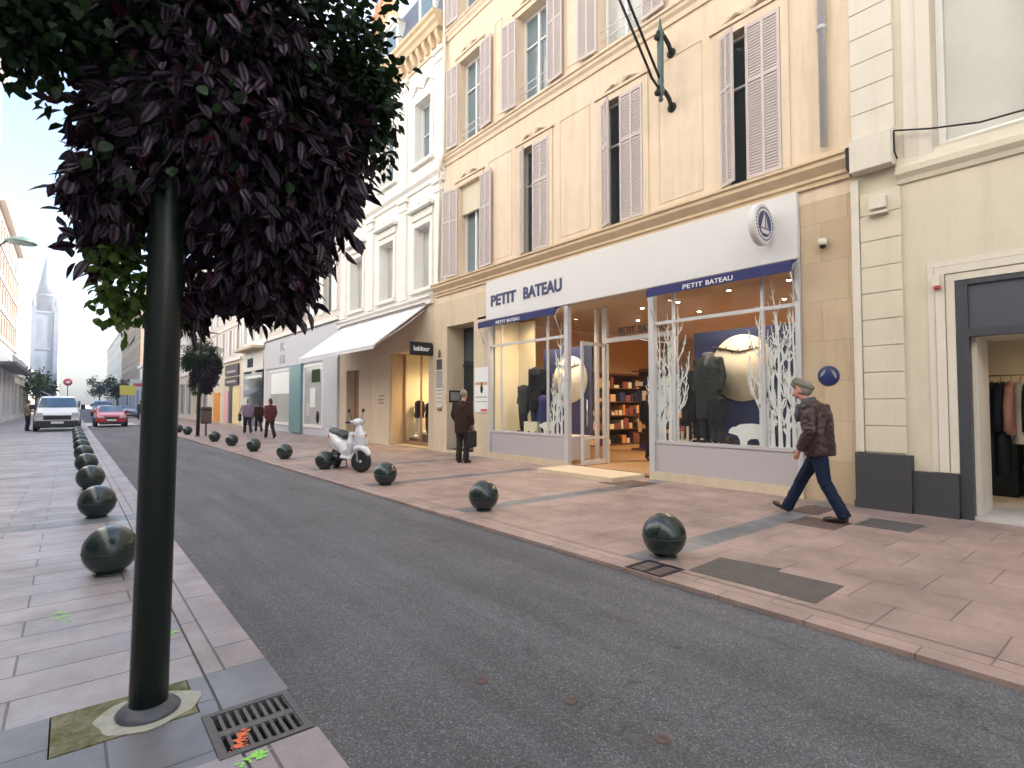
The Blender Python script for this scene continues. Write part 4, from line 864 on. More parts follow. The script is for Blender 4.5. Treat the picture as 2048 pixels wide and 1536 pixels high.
    rowhouse('pale_building','pale building with shuttered windows behind the far planted lamp post',WR,50.5,62,13.5,'pale_far',4.2,3,5,'cream',3,shut='shutter',detail=False)
    rowhouse('cream_building','cream building further down the right row, fourth beyond the grey shopfront',WR,62,76,14.5,'white_wall',4.2,3,5,'pale_far',3,shut='white_frame',detail=False)
    rowhouse('cream_building','tall cream building half hidden by the front lamp post',WR,76,92,13.5,'pale_far',4.2,3,5,'white_wall',3,detail=False)
    rowhouse('white_shop_building','low white shop building with a red sign at the far end of the right row',WR,92,108,7.5,'white_wall',4.5,1,5,'white_sign',3,detail=False)
    rowhouse('tan_building','tall tan building at the far end of the right row',WR,108,150,20.5,'tan_far',5.5,4,11,'grey_shop',6,detail=False,trim='tan_far')
    rowhouse('distant_building','hazy pale building beyond the tall tan building',WR,150,215,18,'pale_far',5,4,14,'pale_far',6,detail=False)
far_right()
def left_row():
    rowhouse('tall_building','tall pale building on the left, its far corner just outside the picture',WLt,-30,50,23.5,'opp_wall',5,5,16,'opp_wall',10,detail=False,win=(1.1,2.2),trim='opp_wall')
    t=rowhouse('brick_building','red brick building with pale bands above a dark shop canopy at the left edge',WLt,50,69.4,15.6,'brick',6.2,4,9,'white_sign',5,detail=False,win=(1.0,1.6),trim='pale_far')
    b=MB(); wbox(b,WLt,-1.1,0,52,68.8,4.2,4.45); b.build('canopy','dgrey',t); b=MB(); wbox(b,WLt,-.7,-.01,52,68.5,4.45,5.2); b.build('canopy_fascia','zinc',t)
    t=rowhouse('low_building','low pale building with a white awning beyond the red brick building',WLt,69.4,92,5.6,'pale_far',4.2,1,5,'cream',4,detail=False,win=(.9,.7))
    a=thing('awning','far white awning on the low pale building behind the white van','awning',WLt(0,88,3.5)); b=MB(); b.prism([(XL,3.9),(XL,3.93),(XL+2.1,2.6),(XL+2.1,2.5)],lambda u,v,d:(u,d,v),84,91.8); b.build('canvas','awn_w',a)
    rowhouse('low_building','low hazy building in front of the church tower',WLt,112,165,5.0,'pale_far',3.6,1,8,'cream',5,detail=False,win=(.9,.6))
    rowhouse('distant_building','distant pale building beside the church tower',WLt,215,320,18,'pale_far',5,4,16,'pale_far',6,detail=False)
    # wall lamp reaching out over the left pavement
    l=thing('street_lamp','street lamp with a flat shade on a curved arm at the left picture edge','street lamp',(XL,41,8))
    P=Vector
    b=MB(); b.tube([(XL,41,9.35),(XL+.6,41,9.85),(XL+1.0,41,10.35),(XL+1.35,41,10.75)],.05,8); b.build('arm','iron',l)
    b=MB(); b.lathe([(.05,10.9),(.5,10.72),(.72,10.55),(.70,10.5),(.3,10.52)],(XL+1.75,41,0),18); b.build('shade','bracket',l)
    # church tower with spire
    c=thing('church_tower','distant grey stone church tower with a pointed spire at the end of the street','church tower',(-5.9,200,0))
    b=MB(); cx,cy=-5.9,200
    b.box(cx-2.4,cx+2.4,cy-2.4,cy+2.4,0,27); b.box(cx-2.6,cx+2.6,cy-2.6,cy+2.6,16.4,17.0); b.box(cx-2.65,cx+2.65,cy-2.65,cy+2.65,26.6,27.2)
    for sx in (-1,1):
        for sy in (-1,1): b.box(cx+sx*2.4-.45,cx+sx*2.4+.45,cy+sy*2.4-.45,cy+sy*2.4+.45,0,28.5); b.lathe([(.45,28.5),(.5,28.9),(.03,32)],(cx+sx*2.4,cy+sy*2.4,0),8)
    b.lathe([(2.1,27.2),(2.1,31.5),(2.3,31.6),(2.3,32)],(cx,cy,0),8); b.build('shaft','tower',c)
    b=MB(); b.lathe([(2.1,32),(1.35,36),(.7,40),(.05,44)],(cx,cy,0),8); b.build('spire','slate',c)
    b=MB()
    for z0,z1,h in ((19,24.5,0),(9,14,0)):
        for s in (-1,1): b=MB(); b.prism([(s*1.0-.55,z0),(s*1.0+.55,z0),(s*1.0+.55,z1-.6),(s*1.0,z1+.3),(s*1.0-.55,z1-.6)],lambda u,v,d:(cx+u,cy-2.41+d,v),-.02,.01); b.build('belfry_opening','slate',c)
left_row()
# ------------------------------------------------------------------ foliage
LANCE=([0,.22,.48,.75,1.0],[.07,.40,.50,.33,.02]); ROUND=([0,.35,.7,1.0],[.12,.5,.46,.05])
def leaves(name,mat,parent,P,D,length,width,shape=LANCE,tone=None,local=True):
    ts,ws=shape; n=len(P); P=np.asarray(P,float); D=np.asarray(D,float); D/=np.linalg.norm(D,axis=1,keepdims=True)+1e-9
    up=RNG.normal(0,.55,(n,3))+np.array([0,0,1.]); X=np.cross(D,up); X/=np.linalg.norm(X,axis=1,keepdims=True)+1e-9; Z=np.cross(X,D)
    L=length*RNG.uniform(.6,1.25,n); Wd=width*RNG.uniform(.7,1.2,n); dr=RNG.uniform(.05,.35,n)
    k=len(ts); V=np.zeros((n,k*3,3)); uv=np.zeros((k*3,2))
    for i,(t,w) in enumerate(zip(ts,ws)):
        c=P+D*(L*t)[:,None]-Z*(L*dr*t*t)[:,None]
        for j,s in enumerate((-1,0,1)):
            V[:,i*3+j]=c+X*(Wd*w*s)[:,None]+Z*(Wd*w*.35*abs(s))[:,None]; uv[i*3+j]=(.5+.5*s*w/.5*.98 if w>.1 else .5,t)
    F=[]
    for i in range(k-1):
        for j in range(2): F.append((i*3+j,i*3+j+1,(i+1)*3+j+1,(i+1)*3+j))
    F=np.array(F); nf=len(F); faces=(F[None]+(np.arange(n)*k*3)[:,None,None]).reshape(-1,4)
    me=bpy.data.meshes.new(name); me.vertices.add(n*k*3); me.vertices.foreach_set('co',V.reshape(-1).astype(np.float32))
    m=len(faces); me.loops.add(m*4); me.loops.foreach_set('vertex_index',faces.reshape(-1).astype(np.int32)); me.polygons.add(m); me.polygons.foreach_set('loop_start',(np.arange(m)*4).astype(np.int32)); me.polygons.foreach_set('loop_total',np.full(m,4,np.int32))
    me.update(calc_edges=True); me.polygons.foreach_set('use_smooth',np.ones(m,bool))
    ul=me.uv_layers.new(name='UVMap'); UV=np.tile(uv,(n,1)); ul.data.foreach_set('uv',UV[faces.reshape(-1)].reshape(-1).astype(np.float32))
    at=me.attributes.new('tone','FLOAT','POINT'); tv=RNG.random(n) if tone is None else tone; at.data.foreach_set('value',np.repeat(tv,k*3).astype(np.float32))
    me.materials.append(m_[mat]); o=bpy.data.objects.new(name,me); COL.objects.link(o)
    if parent: o.parent=parent
    return o
A_=np.array([.995,-.102,0]); B_=np.array([.102,.995,0])
def cloud(n,c,r,inner=.55,down=.7,out=1.0):
    """points in a shell of an ellipsoid given in (a,b,z) axes; returns positions and leaf directions"""
    u=RNG.normal(size=(n,3)); u/=np.linalg.norm(u,axis=1,keepdims=True); rr=RNG.uniform(inner,1.0,n)[:,None]
    # lumpy radius
    rr=rr*(1+.16*np.sin(u[:,0:1]*7+c[0]*9)*np.sin(u[:,1:2]*6+2)+.12*np.sin(u[:,2:3]*11+c[2]))
    q=u*rr*np.array(r)+np.array(c); P=A_*q[:,0:1]+B_*q[:,1:2]+np.array([0,0,1.])*q[:,2:3]
    d=u*out+RNG.normal(0,.55,(n,3)); D=A_*d[:,0:1]+B_*d[:,1:2]+np.array([0,0,1.])*(d[:,2:3]-down); return P,D,q
PLX,PLY=.32,3.115
def planter():
    t=thing('hanging_planter','big planter on the near lamp post with purple striped leaves trailing under green foliage','planter',(PLX,PLY,0))
    b=MB(); b.lathe([(.09,2.74),(.20,2.80),(.24,3.0),(.10,3.0)],(PLX,PLY,0),20); b.lathe([(.09,3.25),(.30,3.35),(.34,3.6),(.10,3.65)],(PLX,PLY,0),20); b.build('bowl','green_metal',t)
    Ps=[];Ds=[]
    for n,c,r,inn in ((2700,(.29,.0,2.86),(.57,.5,.62),.45),(1600,(.47,.14,2.36),(.34,.38,.48),.3),(900,(-.14,.14,2.66),(.21,.30,.50),.3),(900,(.79,.0,2.78),(.19,.35,.56),.25),(1100,(.28,-.25,3.25),(.42,.32,.55),.4)):
        P,D,q=cloud(n,c,r,inn); keep=~((np.abs(q[:,0])<.10)&(q[:,1]<.12)&(q[:,2]<2.46)); Ps.append(P[keep]);Ds.append(D[keep])
    for a,b_,z0,z1 in ((.10,.1,2.5,1.86),(.14,.15,2.5,1.82),(.20,.2,2.5,1.88),(.27,.3,2.4,1.98),(.45,.15,2.3,1.90),(.50,.2,2.3,1.93),(.58,.1,2.3,1.95),(.66,.2,2.4,1.95),(.70,.05,2.5,2.02),(.75,.2,2.6,2.2),(.38,.3,2.3,2.02),(-.22,.2,2.5,2.12),(-.30,.1,2.6,2.30),(-.34,.05,2.55,2.38),(-.31,.3,2.7,2.2),(.80,.1,2.9,2.42),(.84,.15,3.0,2.55)):
        n=60; f=RNG.random(n)**.8; a_=a+RNG.normal(0,.03,n)+.03*np.sin(f*5); bb=b_+RNG.normal(0,.05,n); z=z0+(z1-z0)*f+RNG.normal(0,.02,n)
        Ps.append(A_*a_[:,None]+B_*bb[:,None]+np.array([0,0,1.])*z[:,None]); d=RNG.normal(0,.75,(n,3)); d[:,2]-=.65; Ds.append(d)
    P=np.concatenate(Ps); D=np.concatenate(Ds); sel=RNG.random(len(P))<.93
    leaves('purple_foliage','purple',t,P[sel],D[sel],.108,.047); leaves('wine_foliage','purple2',t,P[~sel],D[~sel],.095,.042)
    Ps=[];Ds=[]
    for n,c,r,inn in ((6800,(.17,.10,3.62),(.93,.8,.74),.5),(2200,(-.54,.08,3.28),(.36,.42,.42),.25),(2400,(.95,.06,3.22),(.25,.42,.46),.25),(900,(.2,.1,3.2),(.6,.55,.4),.6),(300,(.2,.0,2.85),(.55,.5,.5),.9)):
        P,D,q=cloud(n,c,r,inn,.35); Ps.append(P);Ds.append(D)
    leaves('green_foliage','leaf',t,np.concatenate(Ps),np.concatenate(Ds),.055,.043,ROUND)
    Ps=[];Ds=[]
    for n,c,r,inn in ((400,(-.14,.16,2.03),(.15,.18,.27),.25),(150,(-.17,.16,2.30),(.12,.15,.2),.2),(60,(.10,.2,1.88),(.06,.08,.07),.2)):
        P,D,q=cloud(n,c,r,inn,.45); Ps.append(P);Ds.append(D)
    leaves('light_foliage','leaf_y',t,np.concatenate(Ps),np.concatenate(Ds),.055,.036,ROUND)
    return t
def lamp_post(name,label,x,y,base=True):
    t=thing(name,label,'lamp post',(x,y,0)); b=MB(); b.tube([(x,y,0.02),(x+.03,y,2.4),(x+.07,y,5.6)],[.080,.074,.055],20); b.build('pole','green_metal',t)
    b=MB(); b.lathe([(.128,0.004),(.132,.016),(.120,.030),(.090,.042),(.082,.05)],(x,y,0),24); b.build('base_flange','dgrey2',t)
    b=MB(); b.lathe([(.055,5.55),(.09,5.62),(.09,5.7),(.22,5.85),(.26,6.3),(.30,6.34),(.12,6.55),(.03,6.72)],(x,y,0),16); b.build('lantern','bracket',t)
    return t
pl=planter(); lp=lamp_post('lamp_post','dark green lamp post in the foreground with a trailing purple planter',PLX,PLY)
b=MB(); pts=[]
for i in range(26):
    a=2*math.pi*i/26; r=.20+.012*math.sin(3*a+1)+.008*math.sin(7*a); pts.append((PLX+r*math.cos(a)*1.05,PLY+r*.85*math.sin(a)))
b.prism(pts,lambda u,v,d:(u,v,d),.003,.0065); tag(b.build('mortar_ring','mortar'),'pale mortar collar round the foot of the front lamp post','mortar')
lp2=copy_tree(lp); lp2.location=(4.46,27.8,0); tag(lp2,'dark green lamp post far along the right kerb, between two ball bollards','lamp post')
pl2=copy_tree(pl); pl2.location=(4.46,27.8,.0); pl2.rotation_euler=(0,0,.35); pl2.scale=(.85,.85,1); tag(pl2,'far planter of green and purple leaves on the lamp post along the right kerb','planter')
s=thing('loudspeaker','dark horn loudspeaker fixed to the far planted lamp post','loudspeaker',(4.9,27.8,3.3))
b=MB(); b.lathe([(.05,-.16),(.07,-.05),(.17,.12),(.16,.13)],(4.92,27.75,3.32),14,0,'Y'); b.build('horn','black',s); b=MB(); b.lathe([(.03,3.6),(.12,3.7),(.14,3.95),(.03,4.0)],(4.95,27.8,0),12); b.tube([(4.5,27.8,3.55),(4.95,27.8,3.6)],.02,6); b.tube([(4.5,27.8,3.25),(4.9,27.8,3.3)],.02,6); b.build('bracket','iron',s)
w=thing('litter_bin','brown litter bin beside the far planted lamp post','litter bin',(4.85,28.2,0)); b=MB(); b.lathe([(.20,.55),(.23,.6),(.23,1.28),(.20,1.32)],(4.85,28.2,0),14); b.tube([(4.85,28.2,0),(4.85,28.2,.6)],.04,8); b.build('drum','rust',w); b=MB(); b.lathe([(.215,1.16),(.235,1.16),(.235,1.24),(.215,1.24)],(4.85,28.2,0),14); b.build('rim','iron',w)
def tree(x,y,h,r,lab,mat='leaf',n=900):
    t=thing('street_tree',lab,'tree',(x,y,0)); b=MB(); b.tube([(x,y,0),(x+.05,y,h*.3),(x,y,h*.62)],[.14,.11,.06],8)
    for k in range(5):
        a=k*1.3; b.tube([(x,y,h*.42),(x+r*.4*math.cos(a),y+r*.4*math.sin(a),h*.62),(x+r*.7*math.cos(a),y+r*.7*math.sin(a),h*.8)],[.06,.04,.015],6)
    b.build('trunk','bark',t); Ps=[];Ds=[]
    for k in range(9):
        a=k*.75; c=(r*.55*math.cos(a)*(k>0),r*.55*math.sin(a)*(k>0),h*(.58+.08*(k%5)))
        P,D,q=cloud(n//9,c,(r*.5,r*.5,h*.15),.2,.2); Ps.append(P);Ds.append(D)
    leaves('crown',mat,t,np.concatenate(Ps),np.concatenate(Ds),.3,.22,ROUND)
tree(5.2,96,5.2,1.6,'small dark green street tree far down the road beside the yellow sign'); tree(3.9,118,6.0,1.9,'small dark street tree farthest down the road'); tree(-2.6,96,4.8,1.5,'small street tree behind the white van','leaf')
tree(-2.9,78,5.4,1.3,'slim light green street tree by the low pale building','leaf_y',600)
# ------------------------------------------------------------------ signs far down the street
def post_sign(x,y,z,wd,h,mat,lab,stripe=None,rnd=False):
    t=thing('road_sign',lab,'sign',(x,y,0)); b=MB(); b.tube([(x,y+.06,0),(x,y+.06,z+h)],.045,8); b.build('post','iron',t); b=MB()
    if rnd: b.lathe([(wd,-.03),(wd,.03)],(x,y,z+h/2),20,0,'Y'); 
    else: b.box(x-wd/2,x+wd/2,y-.03,y+.03,z,z+h)
    b.build('panel',mat,t)
    if stripe: b=MB(); b.box(x-wd*.38,x+wd*.38,y-.045,y-.032,z+h*.35,z+h*.65); b.build('lettering',stripe,t)
post_sign(5.6,84,2.55,1.6,1.25,'yellow','yellow sign on a post far down the right side of the road')
post_sign(7.6,90,3.3,2.6,1.5,'white_sign','white sign with red lettering in front of the low white shop building','red')
post_sign(-.3,95,3.9,.5,1.0,'red','round red sign above the white van far down the street','white_l',True)
# ------------------------------------------------------------------ vehicles
def vehicle(name,label,cat,x,y,rz,st,paint,wb,wr,ws,group=None,van=False):
    t=thing(name,label,cat,(x,y,ZR+.002),rz,group); b=MB(); vs=[];fs=[]; k=12
    for (yy,zb,zl,hw,zt,ht) in st:
        half=[(hw*.8,zb),(hw*.97,zb+.10),(hw,zb+(zl-zb)*.55),(hw*.985,zl),(ht,zt-.05),(ht*.88,zt)]
        ring=[(-p,z) for p,z in half]+[(p,z) for p,z in reversed(half)]
        vs+=[(p,yy,z) for p,z in ring]
    for i in range(len(st)-1):
        for j in range(k): fs.append((i*k+j,i*k+(j+1)%k,(i+1)*k+(j+1)%k,(i+1)*k+j))
    fs.append(tuple(range(k))); fs.append(tuple(range((len(st)-1)*k,len(st)*k))); b.add(vs,fs,0,True); o=b.build('body',paint,t,local=True)
    m=o.modifiers.new('s','SUBSURF'); m.levels=2; m.render_levels=2
    for sx in (-1,1):
        for yy in wb:
            q=MB(); q.lathe([(wr*.55,-.10),(wr*.93,-.10),(wr,-.06),(wr,.06),(wr*.93,.10),(wr*.55,.10)],(0,0,0),24,0,'X'); wo=q.build('wheel','rubber',t,local=True); wo.location=(sx*(st[3][3]-.06),yy,wr)
            r=MB(); r.lathe([(wr*.56,.085),(wr*.5,.10),(wr*.12,.075),(.01,.08)],(0,0,0),16,0,'X') if sx>0 else r.lathe([(wr*.56,-.085),(wr*.5,-.10),(wr*.12,-.075),(.01,-.08)],(0,0,0),16,0,'X'); ro=r.build('rim','zinc',wo,local=True)
    # windscreen: (half width low, y, z),(half width high, y, z)
    (hl,yl,zl),(hh,yh,zh)=ws; n=Vector((0,-(zh-zl),(yh-yl))).normalized(); 
    q=MB(); cols=6
    for i in range(cols):
        for nm,off in ((0,.03),):
            P=[]
            for u in (i/cols,(i+1)/cols):
                c=(2*u-1); bow=.06*(1-c*c)
                P.append((Vector((c*hl,yl-bow,zl))+n*off,Vector((c*hh,yh-bow*.6,zh))+n*off))
            q.quad(P[0][0],P[1][0],P[1][1],P[0][1])
    w=q.build('windscreen','windscreen',t,local=True); s=w.modifiers.new('s','SOLIDIFY'); s.thickness=.012
    f=st[0][0]; hw=st[1][3]
    def part(nm,mat,*bx,bev=.02):
        p=MB()
        for q_ in bx: p.box(*q_)
        return p.build(nm,mat,t,local=True,bev=bev)
    if van:
        part('grille','black',(-hw*.62,hw*.62,f-.015,f+.1,.62,.84)); part('grille_trim','chrome',(-hw*.64,hw*.64,f-.022,f+.05,.845,.87),bev=.004)
        part('bumper','black',(-hw*.97,hw*.97,f-.05,f+.25,.20,.58),bev=.06); part('number_plate','plate',(-.26,.26,f-.065,f-.051,.42,.53),bev=.004)
        for s in (-1,1): part('headlight','head',(s*hw*.64,s*hw*.93,f-.02,f+.16,.80,1.0)); part('mirror','black',(s*(hw+.04),s*(hw+.24),yl+.1,yl+.22,1.15,1.42),bev=.03); part('side_window','windscreen',(s*(st[4][3]-.085),s*(st[4][3]+.0),yl+.55,yl+1.35,1.22,1.62))
    else:
        part('grille','black',(-hw*.42,hw*.42,f-.02,f+.1,.50,.66)); part('bumper','black',(-hw*.80,hw*.80,f-.04,f+.2,.17,.34),bev=.04); part('number_plate','plate',(-.25,.25,f-.05,f-.03,.40,.50),bev=.004)
        for s in (-1,1): part('headlight','head',(s*hw*.52,s*hw*.90,f+.0,f+.14,.58,.73)); part('mirror',paint,(s*(hw-.02),s*(hw+.18),yl+.25,yl+.36,zl-.02,zl+.13),bev=.03)
    return t
VAN=[(-2.5,.35,.72,.78,.84,.66),(-2.44,.24,.82,.92,.98,.80),(-2.05,.24,.98,.95,1.15,.85),(-1.75,.24,1.04,.95,1.22,.84),(-1.05,.24,1.08,.95,1.80,.77),(-.6,.24,1.08,.95,1.90,.79),(2.35,.24,1.08,.95,1.92,.79),(2.5,.3,1.05,.9,1.84,.76)]
CAR=[(-2.0,.30,.55,.66,.66,.56),(-1.93,.20,.62,.80,.76,.68),(-1.5,.20,.75,.84,.86,.74),(-.95,.20,.82,.85,.94,.74),(-.15,.20,.86,.85,1.34,.62),(.5,.20,.86,.85,1.40,.62),(1.35,.20,.86,.85,1.30,.60),(1.85,.22,.82,.82,.98,.64),(2.0,.3,.72,.72,.84,.58)]
def veh():
    for lab,x,y,st,p,van,nm,c in (('white delivery van with a dark bumper parked on the left pavement',-.5,39.8,VAN,'car_w',True,'delivery_van','van'),('red car driving towards the camera in the middle of the road',2.1,45.4,CAR,'car_r',False,'car','car'),('white car behind the red car',2.75,66,CAR,'car_w',False,'car','car'),('pale blue van farther up the road behind the white car',3.0,84,VAN,'car_b',True,'delivery_van','van'),('blue car parked at the right kerb far behind the red car',4.9,73,CAR,'car_b',False,'car','car')):
        vehicle(nm,lab,c,x,y,0,st,p,(-1.55,1.5) if van else (-1.25,1.2),.33 if van else .31,((.80,-1.70,1.25),(.70,-1.10,1.76)) if van else ((.66,-.90,.95),(.54,-.20,1.32)),None,van)
    for ch in bpy.data.objects:
        if ch.get('label','').startswith('white delivery van'): ch.location.z=.002
veh()
# ------------------------------------------------------------------ scooter
def scooter():
    t=thing('scooter','white motor scooter parked on its stand between two ball bollards on the right pavement','scooter',(4.80,11.67,0),R_(2))
    # local: front towards -Y
    L=dict(local=True)
    def wheel(y,rz):
        q=MB(); q.lathe([(.13,-.035),(.19,-.05),(.225,-.03),(.232,0),(.225,.03),(.19,.05),(.13,.035)],(0,0,0),28,0,'X'); w=q.build('wheel','rubber',t,local=True); w.location=(0,y,.232); w.rotation_euler=(0,0,rz)
        r=MB(); r.lathe([(.15,-.03),(.135,-.02),(.135,.02),(.15,.03)],(0,0,0),24,0,'X'); r.lathe([(.035,-.05),(.035,.05)],(0,0,0),10,0,'X')
        for k in range(5):
            a=2*math.pi*k/5; r.tube([(0,.03*math.cos(a),.03*math.sin(a)),(0,.14*math.cos(a),.14*math.sin(a))],.014,6)
        r.build('rim','chrome',w,local=True); return w
    st=R_(34); wheel(-.64,st); wheel(.62,0)
    b=MB()  # front apron, floor and rear flanks as one shell
    b.tube([(0,-.50,.98),(0,-.55,.80),(0,-.50,.55),(0,-.36,.34)],[.10,.19,.20,.13],14,flat=.45)
    for s in (-1,1): b.tube([(s*.12,-.45,.85),(s*.17,-.46,.62),(s*.15,-.38,.40)],[.06,.07,.06],10)
    b.box(-.15,.15,-.42,.12,.25,.315)
    b.tube([(0,.10,.36),(0,.24,.52),(0,.55,.66),(0,.86,.74)],[.12,.17,.17,.09],14)
    b.tube([(0,.30,.46),(0,.60,.54),(0,.85,.66)],[.14,.15,.08],12)
    o=b.build('bodywork','scoot',t,local=True); remesh(o,.014,5)
    f=MB(); f.tube([(0,.16,.36),(0,.02,.40),(0,-.10,.36),(0,-.20,.24)],[.075,.09,.09,.06],12,flat=.8); fo=f.build('front_mudguard','scoot',t,local=True); fo.location=(0,-.64,.13); fo.rotation_euler=(0,0,st); remesh(fo,.012,4)
    h=MB(); h.ball((0,0,0),(.13,.11,.085),16); h.tube([(-.22,.06,.0),(0,.0,.02),(.22,.06,.0)],[.035,.06,.035],10); ho=h.build('handlebar_cover','scoot',t,local=True); ho.location=(0,-.47,1.06); ho.rotation_euler=(0,0,st); remesh(ho,.010,3)
    q=MB(); q.ball((0,-.085,.0),(.075,.045,.06),14); q.build('headlight','head',ho,local=True)
    for s in (-1,1):
        q=MB(); q.tube([(s*.20,.05,0),(s*.34,.09,.0)],.020,10); q.tube([(s*.22,-.01,.0),(s*.33,.02,-.01)],.008,6); q.build('grip','black',ho,local=True)
        q=MB(); q.tube([(s*.17,.03,.03),(s*.24,.04,.16),(s*.26,.04,.20)],.007,6); q.ball((s*.28,.04,.25),(.055,.018,.045),12); q.build('mirror','black',ho,local=True)
        q=MB(); q.ball((s*.15,-.555,.78),(.035,.03,.025),10); q.build('indicator','amber',t,local=True)
    q=MB(); q.tube([(-.09,-.64,.235),(-.075,-.57,.50),(0,-.50,.90)],.02,8); q.tube([(.09,-.64,.235),(.075,-.57,.50),(0,-.50,.90)],.02,8); q.build('fork','zinc',t,local=True)
    q=MB(); q.tube([(0,.10,.72),(0,.30,.80),(0,.55,.81),(0,.80,.84),(0,.92,.86)],[.10,.135,.14,.12,.05],14,flat=.55); so=q.build('seat','seat',t,local=True); remesh(so,.012,4)
    q=MB(); q.tube([(-.10,.80,.82),(-.12,1.0,.90),(0,1.06,.92),(.12,1.0,.90),(.10,.80,.82)],.012,8); q.build('grab_rail','chrome',t,local=True)
    q=MB(); q.box(-.12,.09,.28,.70,.18,.36); q.tube([(.13,.30,.22),(.14,.62,.27),(.14,.92,.36)],[.035,.055,.05],10); q.tube([(-.13,.2,.25),(-.13,.62,.25)],[.06,.07],10); q.build('engine','black',t,local=True,bev=.02)
    q=MB(); q.box(-.07,.07,.93,.97,.66,.74); q.build('tail_light','red',t,local=True,bev=.01); q=MB(); q.box(-.09,.09,1.0,1.01,.40,.54); q.build('number_plate','plate',t,local=True)
    q=MB(); q.tube([(-.10,.34,.22),(-.16,.42,.02),(-.02,.43,.012),(.16,.42,.02),(.10,.34,.22)],.014,8); q.build('stand','iron',t,local=True)
    q=MB(); q.box(-.05,.05,-.70,-.62,.20,.25) if False else q.ball((0,-.60,.60),(.055,.02,.02),8); q.build('badge','black',t,local=True)
scooter()
# ------------------------------------------------------------------ people
V=Vector
def mk(J):
    d=dict(pelvis=(0,0,.93),waist=(0,.0,1.08),chest=(0,.01,1.30),neck=(0,.0,1.47),head=(0,.03,1.63),
     Ls=(-.18,0,1.40),Le=(-.23,-.03,1.12),Lw=(-.22,.05,.88),Rs=(.18,0,1.40),Re=(.23,-.03,1.12),Rw=(.22,.05,.88),
     Lh=(-.09,0,.90),Lk=(-.095,.03,.50),La=(-.095,-.02,.09),Lt=(-.11,.14,.03),Rh=(.09,0,.90),Rk=(.095,.03,.50),Ra=(.095,-.02,.09),Rt=(.11,.14,.03)); d.update(J); return {k:V(v) for k,v in d.items()}
def hand(b,w,dirv,side,curl=.5):
    """palm and five unequal curled fingers; dirv = forearm direction"""
    d=dirv.normalized(); f=V((0,1,0)); f=(f-d*f.dot(d)).normalized(); n=d.cross(f)*side   # f: across the palm
    p=w+d*.045; b.tube([w-d*.02,w+d*.02,p+d*.02,p+d*.045],[.024,.032,.036,.030],10,flat=.55)
    base=w+d*.085
    for i,(o,l) in enumerate(((.028,.068),(.010,.078),(-.009,.072),(-.027,.056))):
        q=base+f*o; a=q+d*l*.45+n*l*.12*curl; c=a+d*l*.30+n*l*.38*curl; e=c+d*l*.05+n*l*.34*curl
        b.tube([q-d*.015,q,a,c,e],[.0095,.0095,.009,.008,.006],8)
    q=w+d*.03+f*.033; b.tube([q-f*.01,q+f*.022+d*.022,q+f*.026+d*.05+n*.012,q+f*.018+d*.072+n*.02],[.012,.0115,.010,.007],8)
